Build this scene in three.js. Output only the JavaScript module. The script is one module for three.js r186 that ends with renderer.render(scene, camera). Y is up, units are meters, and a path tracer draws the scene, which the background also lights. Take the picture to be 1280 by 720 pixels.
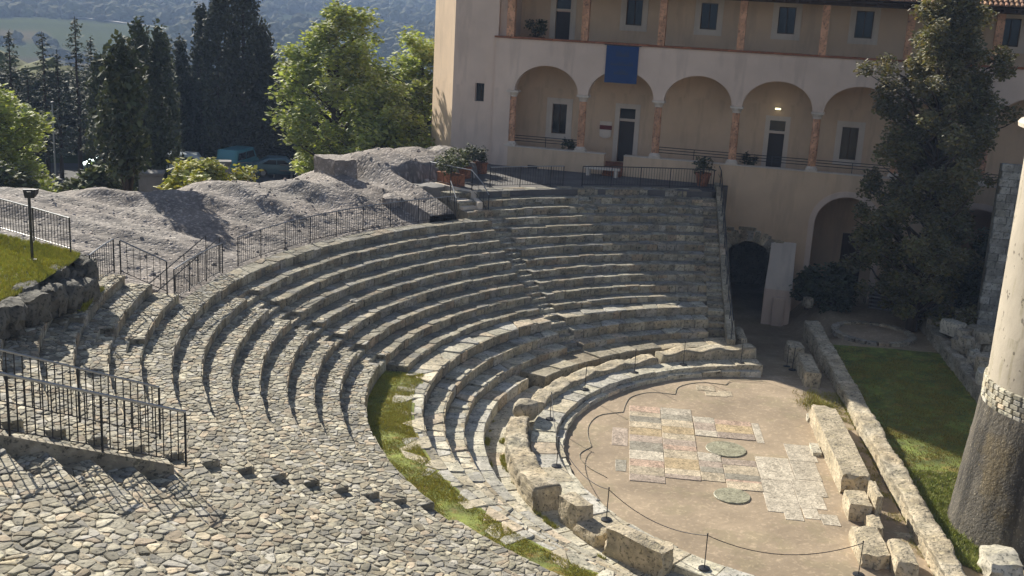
import * as THREE from 'three';
import { mergeVertices, mergeGeometries, toCreasedNormals } from 'three/addons/utils/BufferGeometryUtils.js';
import { ImprovedNoise } from 'three/addons/math/ImprovedNoise.js';

// ------------------------------------------------------------ camera, sky, sun, exposure
const scene = new THREE.Scene();
const camera = new THREE.PerspectiveCamera(28.884, 16 / 9, 0.5, 9000);
camera.position.set(-35.072, 13.351, 0);
camera.up.set(0.21474, 0.96833, -0.12736);
camera.lookAt(-35.072 + 0.92107, 13.351 - 0.24415, -0.30334);
camera.updateMatrixWorld();
const renderer = new THREE.WebGLRenderer({ antialias: true });
renderer.setSize(1024, 576);
renderer.toneMapping = THREE.LinearToneMapping;
renderer.toneMappingExposure = 1.95;
renderer.shadowMap.enabled = true;

const SUN_AZ = 127.2 * Math.PI / 180, SUN_EL = 27.4 * Math.PI / 180;     // light travels along SUN_AZ in the x-z plane
const sunDir = new THREE.Vector3(-Math.cos(SUN_AZ) * Math.cos(SUN_EL), Math.sin(SUN_EL), -Math.sin(SUN_AZ) * Math.cos(SUN_EL));
{
  const W = 256, H = 128, d = new Float32Array(W * H * 4), v = new THREE.Vector3();
  for (let j = 0; j < H; j++) for (let i = 0; i < W; i++) {
    const th = (j + 0.5) / H * Math.PI - Math.PI / 2, ph = (i + 0.5) / W * 2 * Math.PI - Math.PI;
    v.set(Math.cos(th) * Math.cos(ph), Math.sin(th), Math.cos(th) * Math.sin(ph));
    const up = Math.max(0, v.y), hz = Math.pow(1 - up, 2.2), g = Math.max(0, v.dot(sunDir));
    const glow = 0.2 * Math.pow(g, 7) + 0.4 * Math.pow(g, 40);
    const below = v.y < 0 ? 0.55 : 1, o = (j * W + i) * 4;
    d[o] = (0.036 + 0.31 * hz + glow) * below; d[o + 1] = (0.056 + 0.325 * hz + glow * 0.95) * below; d[o + 2] = (0.106 + 0.335 * hz + glow * 0.82) * below; d[o + 3] = 1;
  }
  const t = new THREE.DataTexture(d, W, H, THREE.RGBAFormat, THREE.FloatType);
  t.mapping = THREE.EquirectangularReflectionMapping; t.magFilter = t.minFilter = THREE.LinearFilter; t.needsUpdate = true;
  scene.background = t; scene.environment = t; scene.backgroundIntensity = 1.0; scene.environmentIntensity = 1.0;
}
const sun = new THREE.DirectionalLight(new THREE.Color(1.0, 0.935, 0.82), 4.8);
sun.position.copy(sunDir).multiplyScalar(160); sun.target.position.set(0, 0, 0);
sun.castShadow = true; sun.shadow.mapSize.set(4096, 4096); sun.shadow.radius = 1;
Object.assign(sun.shadow.camera, { left: -75, right: 75, top: 60, bottom: -60, near: 10, far: 330 });
scene.add(sun, sun.target);
scene.fog = new THREE.FogExp2(new THREE.Color(0.47, 0.65, 1.0), 0.0005);

// ------------------------------------------------------------ helpers
function mulberry(a) { return () => { a = (a + 0x6d2b79f5) | 0; let t = Math.imul(a ^ (a >>> 15), 1 | a); t = (t + Math.imul(t ^ (t >>> 7), 61 | t)) ^ t; return ((t ^ (t >>> 14)) >>> 0) / 4294967296; }; }
const rnd = mulberry(20417);
const rr = (a, b) => a + (b - a) * rnd();
const pn = new ImprovedNoise();
const noise = (x, y, z = 0) => pn.noise(x + 31.7, y + 11.3, z + 5.1);
const fbm = (x, y, z = 0, o = 4) => { let s = 0, a = 0.5; for (let i = 0; i < o; i++) { s += a * noise(x, y, z); x = x * 2.03 + 7.1; y = y * 2.03 + 3.7; z = z * 2.03 + 1.3; a *= 0.5; } return s; };
const clamp = (v, a = 0, b = 1) => Math.min(b, Math.max(a, v));
const lerp = (a, b, t) => a + (b - a) * t;
const smooth = (a, b, v) => { const t = clamp((v - a) / (b - a)); return t * t * (3 - 2 * t); };
const RAD = Math.PI / 180;
const names = new Map();
function numbered(n) { const k = names.get(n) || 0; names.set(n, k + 1); return k ? n + '_' + String(k).padStart(3, '0') : n; }
function tag(o, label, category, group) { o.userData.label = label; o.userData.category = category; if (group) o.userData.group = group; return o; }
function thing(name, label, category, pos = [0, 0, 0], ry = 0, group) {
  const g = new THREE.Group(); g.name = numbered(name); g.position.set(...pos); g.rotation.y = ry; scene.add(g);
  return tag(g, label, category, group);
}
function structure(o, name) { o.name = numbered(name); o.userData.kind = 'structure'; if (!o.parent) scene.add(o); return o; }
const inView = (x, y, z, m = 1.02) => { _v.set(x, y, z).project(camera); return Math.abs(_v.x) < m && Math.abs(_v.y) < m && _v.z < 1; };
const _v = new THREE.Vector3();
const camDist = (x, y, z) => Math.hypot(x - camera.position.x, y - camera.position.y, z - camera.position.z);

class MB {                                                            // collects triangles; build() makes one Mesh
  constructor() { this.p = []; this.c = []; this.col = [1, 1, 1]; }
  tri(a, b, c) { this.p.push(...a, ...b, ...c); const k = this.col; this.c.push(...k, ...k, ...k); return this; }
  quad(a, b, c, d) { return this.tri(a, b, c).tri(a, c, d); }
  box(x, y, z, sx, sy, sz, ry = 0, j = 0) {                           // centre, size, turn, jitter of the corners
    const c = Math.cos(ry), s = Math.sin(ry), P = [];
    for (let i = 0; i < 8; i++) {
      const lx = ((i & 1) - 0.5) * sx + (j ? rr(-j, j) : 0), ly = ((i >> 1 & 1) - 0.5) * sy + (j ? rr(-j, j) : 0), lz = ((i >> 2 & 1) - 0.5) * sz + (j ? rr(-j, j) : 0);
      P.push([x + lx * c + lz * s, y + ly, z - lx * s + lz * c]);
    }
    const f = (a, b, d, e) => this.quad(P[a], P[b], P[d], P[e]);
    f(0, 2, 3, 1); f(4, 5, 7, 6); f(0, 4, 6, 2); f(1, 3, 7, 5); f(2, 6, 7, 3); f(0, 1, 5, 4); return this;
  }
  rbox(x, y, z, sx, sy, sz, ry = 0, b = 0.02, j = 0) {                // box with chamfered vertical and top edges
    const hx = sx / 2, hz = sz / 2, k = b;
    const loc = [[-hx + k, -hz], [hx - k, -hz], [hx, -hz + k], [hx, hz - k], [hx - k, hz], [-hx + k, hz], [-hx, hz - k], [-hx, -hz + k]];
    const c = Math.cos(ry), s = Math.sin(ry);
    return this.stone(loc.map(([u, v]) => { u += j ? rr(-j, j) : 0; v += j ? rr(-j, j) : 0; return [x + u * c + v * s, z - u * s + v * c]; }), y - sy / 2, y + sy / 2, b, 0, j);
  }
  stone(poly, y0, y1, bev = 0.02, dome = 0, tilt = 0) {               // a polygon in x-z raised from y0 to y1 with a bevelled, slightly domed top
    const n = poly.length; let cx = 0, cz = 0; for (const q of poly) { cx += q[0] / n; cz += q[1] / n; }
    const tx = tilt ? rr(-tilt, tilt) : 0, tz = tilt ? rr(-tilt, tilt) : 0;
    const yy = (x, z) => y1 + (x - cx) * tx + (z - cz) * tz;
    let area = 0; for (let i = 0; i < n; i++) { const a = poly[i], b = poly[(i + 1) % n]; area += a[0] * b[1] - a[1] * b[0]; }
    const L = area > 0 ? poly.slice().reverse() : poly;
    const B = [], M = [], T = [];
    for (const [x, z] of L) {
      const dx = x - cx, dz = z - cz, l = Math.hypot(dx, dz) || 1, f = Math.max(0.3, 1 - bev * 1.3 / l);
      B.push([x, y0, z]); M.push([x, yy(x, z) - bev, z]); T.push([cx + dx * f, yy(cx + dx * f, cz + dz * f), cz + dz * f]);
    }
    const C = [cx, y1 + dome, cz];
    for (let i = 0; i < n; i++) { const k = (i + 1) % n; this.quad(B[i], B[k], M[k], M[i]).quad(M[i], M[k], T[k], T[i]).tri(T[i], T[k], C); }
    return this;
  }
  tube(pts, r, n = 6, cap = true) {
    const R = []; const up = new THREE.Vector3(0, 1, 0), a = new THREE.Vector3(), u = new THREE.Vector3(), w = new THREE.Vector3();
    const rad = (i) => (Array.isArray(r) ? r[i] : r);
    for (let i = 0; i < pts.length; i++) {
      const A = pts[Math.max(0, i - 1)], B = pts[Math.min(pts.length - 1, i + 1)];
      a.set(B[0] - A[0], B[1] - A[1], B[2] - A[2]).normalize();
      if (Math.abs(a.y) > 0.97) u.set(1, 0, 0).cross(a).normalize(); else u.copy(up).cross(a).normalize();
      w.copy(a).cross(u); const ring = [];
      for (let k = 0; k < n; k++) { const t = k / n * 2 * Math.PI + Math.PI / n, c = Math.cos(t) * rad(i), s = Math.sin(t) * rad(i); ring.push([pts[i][0] + u.x * c + w.x * s, pts[i][1] + u.y * c + w.y * s, pts[i][2] + u.z * c + w.z * s]); }
      R.push(ring);
    }
    for (let i = 0; i + 1 < R.length; i++) for (let k = 0; k < n; k++) { const q = (k + 1) % n; this.quad(R[i][k], R[i][q], R[i + 1][q], R[i + 1][k]); }
    if (cap) for (const [ring, p] of [[R[0], pts[0]], [R[R.length - 1], pts[pts.length - 1]]]) for (let k = 0; k < n; k++) this.tri(p, ring[k], ring[(k + 1) % n]);
    return this;
  }
  lathe(prof, n, cx = 0, cy = 0, cz = 0, a0 = 0, a1 = 2 * Math.PI) {
    for (let i = 0; i < n; i++) {
      const t = a0 + (a1 - a0) * i / n, q = a0 + (a1 - a0) * (i + 1) / n, c = Math.cos(t), s = Math.sin(t), c2 = Math.cos(q), s2 = Math.sin(q);
      for (let k = 0; k + 1 < prof.length; k++) {
        const [r, y] = prof[k], [r2, y2] = prof[k + 1];
        this.quad([cx + r * c, cy + y, cz + r * s], [cx + r2 * c, cy + y2, cz + r2 * s], [cx + r2 * c2, cy + y2, cz + r2 * s2], [cx + r * c2, cy + y, cz + r * s2]);
      }
    }
    return this;
  }
  geo(g, m) {
    g = g.index ? g.toNonIndexed() : g.clone(); if (m) g.applyMatrix4(m);
    const a = g.attributes.position.array, k = this.col; for (let i = 0; i < a.length; i++) this.p.push(a[i]); for (let i = 0; i < a.length / 3; i++) this.c.push(...k); return this;
  }
  geometry(smoothAngle = 0) {
    let g = new THREE.BufferGeometry();
    const P = new Float32Array(this.p), n = P.length / 3, UV = new Float32Array(n * 2);
    for (let i = 0; i < n; i += 3) {
      const o = i * 3, ux = P[o + 3] - P[o], uy = P[o + 4] - P[o + 1], uz = P[o + 5] - P[o + 2], vx = P[o + 6] - P[o], vy = P[o + 7] - P[o + 1], vz = P[o + 8] - P[o + 2];
      const nx = Math.abs(uy * vz - uz * vy), ny = Math.abs(uz * vx - ux * vz), nz = Math.abs(ux * vy - uy * vx);
      for (let k = 0; k < 3; k++) {
        const x = P[o + k * 3], y = P[o + k * 3 + 1], z = P[o + k * 3 + 2], w = (i + k) * 2;
        if (ny >= nx && ny >= nz) { UV[w] = x; UV[w + 1] = z; } else if (nx >= nz) { UV[w] = z; UV[w + 1] = y; } else { UV[w] = x; UV[w + 1] = y; }
      }
    }
    g.setAttribute('position', new THREE.BufferAttribute(P, 3)); g.setAttribute('uv', new THREE.BufferAttribute(UV, 2));
    g.setAttribute('color', new THREE.BufferAttribute(new Float32Array(this.c), 3));
    if (smoothAngle) g = toCreasedNormals(g, smoothAngle); else g.computeVertexNormals();
    return g;
  }
  build(name, mat, parent, smoothAngle = 0) {
    const m = new THREE.Mesh(this.geometry(smoothAngle), mat); m.name = name; m.castShadow = m.receiveShadow = true;
    if (parent) parent.add(m); return m;
  }
}
function grid(nu, nv, f, uvS = 1) {                                    // smooth sheet: f(i/nu, j/nv) -> [x, y, z, r, g, b]; winding i then j
  const P = [], C = [], U = [], I = [];
  for (let j = 0; j <= nv; j++) for (let i = 0; i <= nu; i++) { const q = f(i / nu, j / nv); P.push(q[0], q[1], q[2]); C.push(q[3] ?? 1, q[4] ?? 1, q[5] ?? 1); U.push(q[0] * uvS, q[2] * uvS); }
  for (let j = 0; j < nv; j++) for (let i = 0; i < nu; i++) { const a = j * (nu + 1) + i, b = a + 1, c = a + nu + 1, d = c + 1; I.push(a, c, b, b, c, d); }
  const g = new THREE.BufferGeometry(); g.setIndex(I);
  g.setAttribute('position', new THREE.Float32BufferAttribute(P, 3)); g.setAttribute('color', new THREE.Float32BufferAttribute(C, 3)); g.setAttribute('uv', new THREE.Float32BufferAttribute(U, 2));
  g.computeVertexNormals();
  return g;
}
function meshOf(g, mat, name, parent) { const m = new THREE.Mesh(g, mat); m.castShadow = m.receiveShadow = true; if (name) m.name = name; if (parent) parent.add(m); return m; }

// ------------------------------------------------------------ textures (tileable value noise)
function tileNoise(N, seed) {
  const r = mulberry(seed), L = new Float32Array(N * N); for (let i = 0; i < N * N; i++) L[i] = r();
  return (u, v) => { u = ((u % 1) + 1) % 1 * N; v = ((v % 1) + 1) % 1 * N; const i = Math.floor(u), j = Math.floor(v), a = u - i, b = v - j, s = a * a * (3 - 2 * a), t = b * b * (3 - 2 * b), i2 = (i + 1) % N, j2 = (j + 1) % N; return lerp(lerp(L[j * N + i], L[j * N + i2], s), lerp(L[j2 * N + i], L[j2 * N + i2], s), t); };
}
const TN = [4, 8, 16, 32, 64, 128, 256].map((n, i) => tileNoise(n, 900 + i * 13));
const tf = (u, v, a = 0, b = 6) => { let s = 0, w = 0, k = 1; for (let i = a; i <= b; i++) { s += TN[i](u, v) * k; w += k; k *= 0.62; } return s / w; };
function tileCells(N, seed) {                                          // distance to the nearest and second nearest of N x N jittered points
  const r = mulberry(seed), X = [], Y = [], K = []; for (let i = 0; i < N * N; i++) { X.push(r()); Y.push(r()); K.push(r()); }
  return (u, v) => {
    u = ((u % 1) + 1) % 1 * N; v = ((v % 1) + 1) % 1 * N; const i = Math.floor(u), j = Math.floor(v); let d1 = 9, d2 = 9, k = 0;
    for (let b = -1; b <= 1; b++) for (let a = -1; a <= 1; a++) { const q = ((j + b + N) % N) * N + (i + a + N) % N, dx = i + a + X[q] - u, dy = j + b + Y[q] - v, d = dx * dx + dy * dy; if (d < d1) { d2 = d1; d1 = d; k = K[q]; } else if (d < d2) d2 = d; }
    return [Math.sqrt(d1), Math.sqrt(d2), k];
  };
}
function texture(size, metres, f, srgb = true) {                       // f(u, v) -> [r, g, b] 0..1 (display values)
  const d = new Uint8Array(size * size * 4);
  for (let j = 0; j < size; j++) for (let i = 0; i < size; i++) { const c = f(i / size, j / size), o = (j * size + i) * 4; d[o] = clamp(c[0]) * 255; d[o + 1] = clamp(c[1]) * 255; d[o + 2] = clamp(c[2]) * 255; d[o + 3] = 255; }
  const t = new THREE.DataTexture(d, size, size); t.wrapS = t.wrapT = THREE.RepeatWrapping; t.magFilter = THREE.LinearFilter; t.minFilter = THREE.LinearMipmapLinearFilter; t.generateMipmaps = true;
  if (srgb) t.colorSpace = THREE.SRGBColorSpace; t.repeat.set(1 / metres[0], 1 / metres[1]); t.needsUpdate = true; return t;
}
const mono = (v) => [v, v, v];
const tStone = texture(512, [2.3, 2.3], (u, v) => { const a = tf(u, v, 1), l = smooth(0.56, 0.7, tf(u + 0.3, v, 2, 6)), d = smooth(0.6, 0.72, tf(u, v + 0.4, 3, 6)); const g = 0.62 + 0.52 * a; return [g + l * 0.1 - d * 0.3, g + l * 0.1 - d * 0.29, g - 0.02 + l * 0.07 - d * 0.28]; });
const bStone = texture(512, [1.1, 1.1], (u, v) => mono(tf(u, v, 2, 6)), false);
const tPlaster = texture(512, [9, 9], (u, v) => { const a = tf(u, v, 0, 5), s = smooth(0.5, 0.75, tf(u * 3, v * 0.5, 1, 5)); const g = 0.93 + 0.16 * (a - 0.5) - 0.05 * s; return [g + 0.02, g, g - 0.01]; });
const bPlaster = texture(256, [2, 2], (u, v) => mono(tf(u, v, 1, 6)), false);
const tSoil = texture(512, [6, 6], (u, v) => { const a = tf(u, v, 0, 6), p = smooth(0.62, 0.72, tf(u, v, 4, 6)), w = smooth(0.55, 0.7, tf(u + 0.2, v + 0.6, 1, 4)); const g = 0.76 + 0.3 * (a - 0.5); return [g + 0.08 * p - 0.02 * w, g - 0.01 + 0.08 * p - 0.01 * w, g - 0.03 + 0.08 * p - 0.025 * w]; });
const bSoil = texture(512, [3, 3], (u, v) => mono(tf(u, v, 2, 6)), false);
const cellA = tileCells(40, 71), cellB = tileCells(90, 72);
const rub = (u, v) => { const [a, , k] = cellA(u, v), [b, , q] = cellB(u + 0.37, v + 0.1); return [Math.max(k > 0.55 ? smooth(0.62, 0.1, a) : 0, q > 0.5 ? 0.6 * smooth(0.6, 0.1, b) : 0), k, q]; };
const tRubble = texture(1024, [6.5, 6.5], (u, v) => { const [h, k, q] = rub(u, v), a = tf(u, v, 0, 6), s = h > 0.2 ? (k * 0.5 + q * 0.5) : 0.5, g = 0.60 + 0.34 * (a - 0.5) + 0.25 * (s - 0.4) * smooth(0.1, 0.5, h) + 0.14 * h; return [g + 0.01, g - 0.005, g - 0.01]; });
const bRubble = texture(1024, [6.5, 6.5], (u, v) => mono(rub(u, v)[0] * 0.6 + 0.4 * tf(u, v, 1, 6)), false);
const tGrass = texture(512, [3, 3], (u, v) => { const a = tf(u, v, 1, 6), y = smooth(0.52, 0.7, tf(u + 0.5, v, 0, 4)), b = smooth(0.58, 0.7, tf(u, v + 0.33, 2, 5)); const g = 0.72 + 0.7 * (a - 0.4); return [g * 0.86 + y * 0.16 + b * 0.1, g * 0.94 + y * 0.03, g * 0.62 + y * 0.02 + b * 0.06]; });
const tBark = texture(256, [0.8, 2.4], (u, v) => { const a = tf(u * 2, v * 0.5, 2, 6); return [0.5 + a * 0.6, 0.46 + a * 0.6, 0.42 + a * 0.58]; });
const tTower = texture(1024, [7, 7], (u, v) => { const a = tf(u, v, 0, 6), s = smooth(0.42, 0.72, tf(u * 4, v * 0.6, 1, 5)), m = smooth(0.5, 0.66, tf(u + 0.1, v + 0.2, 0, 5)), w = smooth(0.72, 0.78, tf(u * 2, v * 0.8 + 0.5, 5, 6)); const g = 0.60 + 0.34 * (a - 0.5) - 0.20 * s; return [g + 0.05 * m + 0.28 * w, g + 0.02 * m + 0.28 * w, g - 0.06 * m + 0.26 * w]; });
const tShaft = texture(512, [6, 6], (u, v) => { const a = tf(u, v, 0, 6), s = smooth(0.55, 0.75, tf(u * 3, v * 0.6, 1, 5)), c = smooth(0.70, 0.76, tf(u, v, 3, 6)); const g = 0.88 + 0.22 * (a - 0.5) - 0.08 * s - 0.3 * c; return [g + 0.01, g, g - 0.03 * s]; });
const tMarble = texture(512, [1.7, 1.7], (u, v) => { const a = tf(u, v, 1, 6), [d1, d2, k] = cellA(u * 1 + 0.12 * a, v + 0.12 * a), e = smooth(0.0, 0.12, d2 - d1), b = smooth(0.55, 0.68, tf(u * 1.0, v, 2, 5)); const g = 0.80 + 0.34 * (a - 0.5) + 0.26 * (k - 0.5) * e + 0.1 * (1 - e) - 0.2 * b; return [g + 0.05, g + 0.03, g]; });
const tPave = texture(512, [5, 5], (u, v) => { const a = tf(u, v, 0, 6); const g = 0.72 + 0.36 * (a - 0.5); return [g, g, g + 0.01]; });

const std = (o) => new THREE.MeshStandardMaterial({ roughness: 0.92, vertexColors: true, ...o });
const L3 = (r, g, b) => new THREE.Color().setRGB(r, g, b);
const M = {
  paving: std({ color: L3(0.46, 0.42, 0.345), map: tStone, bumpMap: bStone, bumpScale: 0.012 }),
  riser: std({ color: L3(0.44, 0.385, 0.30), map: tStone, bumpMap: bStone, bumpScale: 0.02 }),
  boulder: std({ color: L3(0.15, 0.14, 0.12), map: tStone, bumpMap: bStone, bumpScale: 0.03 }),
  mortar: std({ color: L3(0.33, 0.295, 0.235), map: tStone, bumpMap: bStone, bumpScale: 0.02 }),
  travertine: std({ color: L3(0.66, 0.61, 0.51), map: tStone, bumpMap: bStone, bumpScale: 0.012 }),
  ruin: std({ color: L3(0.62, 0.525, 0.385), map: tStone, bumpMap: bStone, bumpScale: 0.03 }),
  soil: std({ color: L3(0.68, 0.54, 0.385), map: tSoil, bumpMap: bSoil, bumpScale: 0.012 }),
  rubble: std({ color: L3(0.60, 0.55, 0.49), map: tRubble, bumpMap: bRubble, bumpScale: 0.035 }),
  grassGround: std({ color: L3(0.42, 0.40, 0.17), map: tGrass }),
  blade: std({ color: L3(0.27, 0.30, 0.07), side: THREE.DoubleSide, roughness: 0.8 }),
  plaster: std({ color: L3(0.78, 0.645, 0.52), map: tPlaster, bumpMap: bPlaster, bumpScale: 0.004 }),
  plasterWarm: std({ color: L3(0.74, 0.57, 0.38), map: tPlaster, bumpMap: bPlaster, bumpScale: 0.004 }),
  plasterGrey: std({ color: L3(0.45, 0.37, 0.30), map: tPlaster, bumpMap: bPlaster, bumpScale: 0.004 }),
  trim: std({ color: L3(0.74, 0.67, 0.555), map: tPlaster, bumpMap: bPlaster, bumpScale: 0.003 }),
  brickCol: std({ color: L3(0.74, 0.40, 0.24), map: tStone, bumpMap: bStone, bumpScale: 0.008 }),
  iron: std({ color: L3(0.035, 0.036, 0.04), roughness: 0.42, metalness: 0.35 }),
  rail: std({ color: L3(0.34, 0.35, 0.36), roughness: 0.32, metalness: 0.6 }),
  dark: std({ color: L3(0.045, 0.036, 0.03), roughness: 0.7 }),
  wood: std({ color: L3(0.11, 0.07, 0.045), map: tBark, roughness: 0.75 }),
  glass: std({ color: L3(0.02, 0.024, 0.028), roughness: 0.06, metalness: 0.0 }),
  terracotta: std({ color: L3(0.38, 0.15, 0.075), map: tStone, bumpMap: bStone, bumpScale: 0.004 }),
  roofTile: std({ color: L3(0.36, 0.22, 0.14), map: tStone }),
  terrace: std({ color: L3(0.27, 0.25, 0.225), map: tPave, bumpMap: bSoil, bumpScale: 0.008 }),
  asphalt: std({ color: L3(0.07, 0.07, 0.072), map: tPave }),
  concrete: std({ color: L3(0.42, 0.40, 0.36), map: tPave, bumpMap: bStone, bumpScale: 0.01 }),
  bark: std({ color: L3(0.10, 0.075, 0.055), map: tBark }),
};
// ------------------------------------------------------------ the theatre: axes
const EX = 0.974, EZ = -0.226;                                         // stage axis (s) in x-z; t is across it, towards the stage
const W = (s, t) => [EX * s - EZ * t, EZ * s + EX * t];
const RY_S = Math.atan2(-EZ, EX);
const PW = (R, th) => [R * Math.cos(th * RAD), R * Math.sin(th * RAD)];
const DR = 0.75, DH = 0.30316, R1 = 20.515, H1 = 3.888;
const Rk = (k) => (k < 10 ? R1 - (k - 1) * DR : 13.544 - (k - 10) * 0.659);
const Hk = (k) => (k < 10 ? H1 - (k - 1) * DH : 1.247 - (k - 10) * 0.367);
const thEnd = (R, off = 3.66) => -13.06 - Math.asin(off / R) / RAD;
const NEAR = -179;
const stairs = [
  { name: 'A', k0: 1, k1: 12, rng: (R) => { const c = -53 - (20.5 - R) * 1.0, w = 0.42 / R / RAD; return [c - w, c + w]; } },
  { name: 'B', k0: 2, k1: 8, rng: () => [-102, -98.8] },
  { name: 'C', k0: -3, k1: 0, rng: () => [-124.2, -120.9] },
  { name: 'D', k0: -7, k1: 8, rng: () => [-146.6, -142.9] },
  { name: 'E', k0: -1, k1: 0, rng: (R) => { const w = 0.36 / R / RAD; return [-38.5 - w, -38.5 + w]; } },
];
function tierRanges(k) {                                               // [from, to] in degrees, stairs cut out
  const R = Rk(k), e = thEnd(R); let L;
  if (k >= 10 && k <= 12) L = [[NEAR, e]];
  else if (k === 9) L = [[-98.8, e]];
  else if (k >= 1) L = [[NEAR, e]];
  else L = [[NEAR, [-108, -108.4, -109, -120.9, -125, -128, -128.5][Math.min(6, -k)]]];
  if (k <= 0 && k >= -2) L.push([-56.4, e]);
  for (const s of stairs) if (k >= s.k0 && k <= s.k1) {
    const [a, b] = s.rng(R); const N = [];
    for (const [p, q] of L) { if (b <= p || a >= q) N.push([p, q]); else { if (a > p) N.push([p, a]); if (b < q) N.push([b, q]); } }
    L = N;
  }
  return L;
}
// irregular stones: Voronoi cells of a jittered grid in a strip of length len and width wid
function cells(len, wid, cu, cv, jit) {
  const nv = Math.max(1, Math.round(wid / cv)), nu = Math.max(1, Math.round(len / cu)), P = [], out = [];
  for (let i = 0; i < nu; i++) for (let j = 0; j < nv; j++) P.push(jit > 0.3 && rnd() < 0.2 ? null : [(i + 0.5 + (j % 2 ? 0.12 : -0.12) + rr(-jit, jit) * 1.35) * len / nu, (j + 0.5 + rr(-jit, jit) * 1.25) * wid / nv]);
  for (let i = 0; i < nu; i++) for (let j = 0; j < nv; j++) {
    const c = P[i * nv + j]; if (!c) continue; let poly = [[Math.max(0, c[0] - cu * 1.6), 0], [Math.min(len, c[0] + cu * 1.6), 0], [Math.min(len, c[0] + cu * 1.6), wid], [Math.max(0, c[0] - cu * 1.6), wid]];
    for (let a = -3; a <= 3; a++) for (let b = -3; b <= 3; b++) {
      if ((!a && !b) || i + a < 0 || i + a >= nu || j + b < 0 || j + b >= nv) continue;
      const q = P[(i + a) * nv + j + b]; if (!q) continue; const mx = (c[0] + q[0]) / 2, my = (c[1] + q[1]) / 2, nx = q[0] - c[0], ny = q[1] - c[1];
      const side = (p) => (p[0] - mx) * nx + (p[1] - my) * ny, N = [];
      for (let m = 0; m < poly.length; m++) { const A = poly[m], B = poly[(m + 1) % poly.length], sa = side(A), sb = side(B); if (sa <= 0) N.push(A); if (sa * sb < 0) { const t = sa / (sa - sb); N.push([A[0] + (B[0] - A[0]) * t, A[1] + (B[1] - A[1]) * t]); } }
      poly = N; if (poly.length < 3) break;
    }
    if (poly.length >= 3) out.push(poly);
  }
  return out;
}
function roundPoly(poly, gap, cut, jit = 0) {                                   // shrink by the joint, cut the corners
  const n = poly.length; let cx = 0, cy = 0; for (const q of poly) { cx += q[0] / n; cy += q[1] / n; }
  const S = poly.map(([x, y]) => { const l = Math.hypot(x - cx, y - cy) || 1, f = Math.max(0.2, 1 - gap * 1.25 / l); return [cx + (x - cx) * f, cy + (y - cy) * f]; });
  if (jit) for (const q of S) { q[0] += rr(-jit, jit); q[1] += rr(-jit, jit); }
  const out = []; for (let i = 0; i < n; i++) { const a = S[i], b = S[(i + 1) % n]; if (Math.hypot(a[0] - b[0], a[1] - b[1]) < 0.03) { out.push([(a[0] + b[0]) / 2, (a[1] + b[1]) / 2]); continue; } out.push([lerp(a[0], b[0], cut), lerp(a[1], b[1], cut)], [lerp(a[0], b[0], 1 - cut), lerp(a[1], b[1], 1 - cut)]); }
  return out;
}
function stoneTone(spread = 1) {                                       // linear multiplier of the stone colour
  const v = lerp(1, rnd() < 0.09 ? rr(1.4, 1.75) : rr(0.6, 1.35), spread), w = rnd();
  return w < 0.22 ? [v * 0.95, v * 0.97, v * 1.04] : w < 0.42 ? [v * 1.04, v * 0.98, v * 0.89] : w < 0.5 ? [v * 1.07, v * 0.95, v * 0.86] : [v, v, v * 0.97];
}
// keep the largest in the picture as meshes of their own, join the rest
function placePieces(list, nOwn, name, stuffName, mat, parent, own = 9) {
  for (const s of list) { const d = camDist(s.x, s.y, s.z); s.px = s.size * 1118 / d; if (!inView(s.x, s.y, s.z)) s.px *= 0.01; }
  list.sort((a, b) => b.px - a.px);
  const rest = new MB(); let n = 0;
  for (const s of list) {
    if (n < nOwn && s.px > own) { const m = new MB(); m.col = s.col; s.make(m); m.build(name, mat, parent); n++; }
    else { rest.col = s.col; s.make(rest); }
  }
  if (rest.p.length) { const m = rest.build(stuffName, mat, parent); m.userData.kind = 'stuff'; }
  return n;
}
function arcCore(mb, a, b, r0, r1, y0, y1) {                           // solid ring sector
  const n = Math.max(1, Math.ceil((b - a) / 1.2));
  for (let i = 0; i < n; i++) {
    const t = a + (b - a) * i / n, q = a + (b - a) * (i + 1) / n, p = (r, th, y) => { const [x, z] = PW(r, th); return [x, y, z]; };
    mb.quad(p(r0, t, y1), p(r0, q, y1), p(r1, q, y1), p(r1, t, y1)).quad(p(r0, t, y0), p(r0, q, y0), p(r0, q, y1), p(r0, t, y1)).quad(p(r1, q, y0), p(r1, t, y0), p(r1, t, y1), p(r1, q, y1));
    if (!i) mb.quad(p(r0, t, y0), p(r0, t, y1), p(r1, t, y1), p(r1, t, y0));
    if (i === n - 1) mb.quad(p(r1, q, y0), p(r1, q, y1), p(r0, q, y1), p(r0, q, y0));
  }
}
const ordinal = ['first', 'second', 'third', 'fourth', 'fifth', 'sixth', 'seventh', 'eighth', 'ninth', 'tenth', 'eleventh', 'twelfth'];
function tierLabel(k) {
  if (k === 1) return 'stone seat tier with railed walkway on top below the rubble mound';
  if (k === 10) return 'lowest section top tier of pale blocks edging the grass strip';
  if (k === 11) return 'pale block tier one step below the grass strip edging';
  if (k === 12) return 'lowest full seat tier, two steps below the grass strip edging';
  if (k > 1) return `stone seat tier, ${ordinal[k - 2]} one below the railed walkway tier`;
  return `stone paved tier, ${ordinal[-k]} one above the railed walkway tier`;
}
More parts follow.
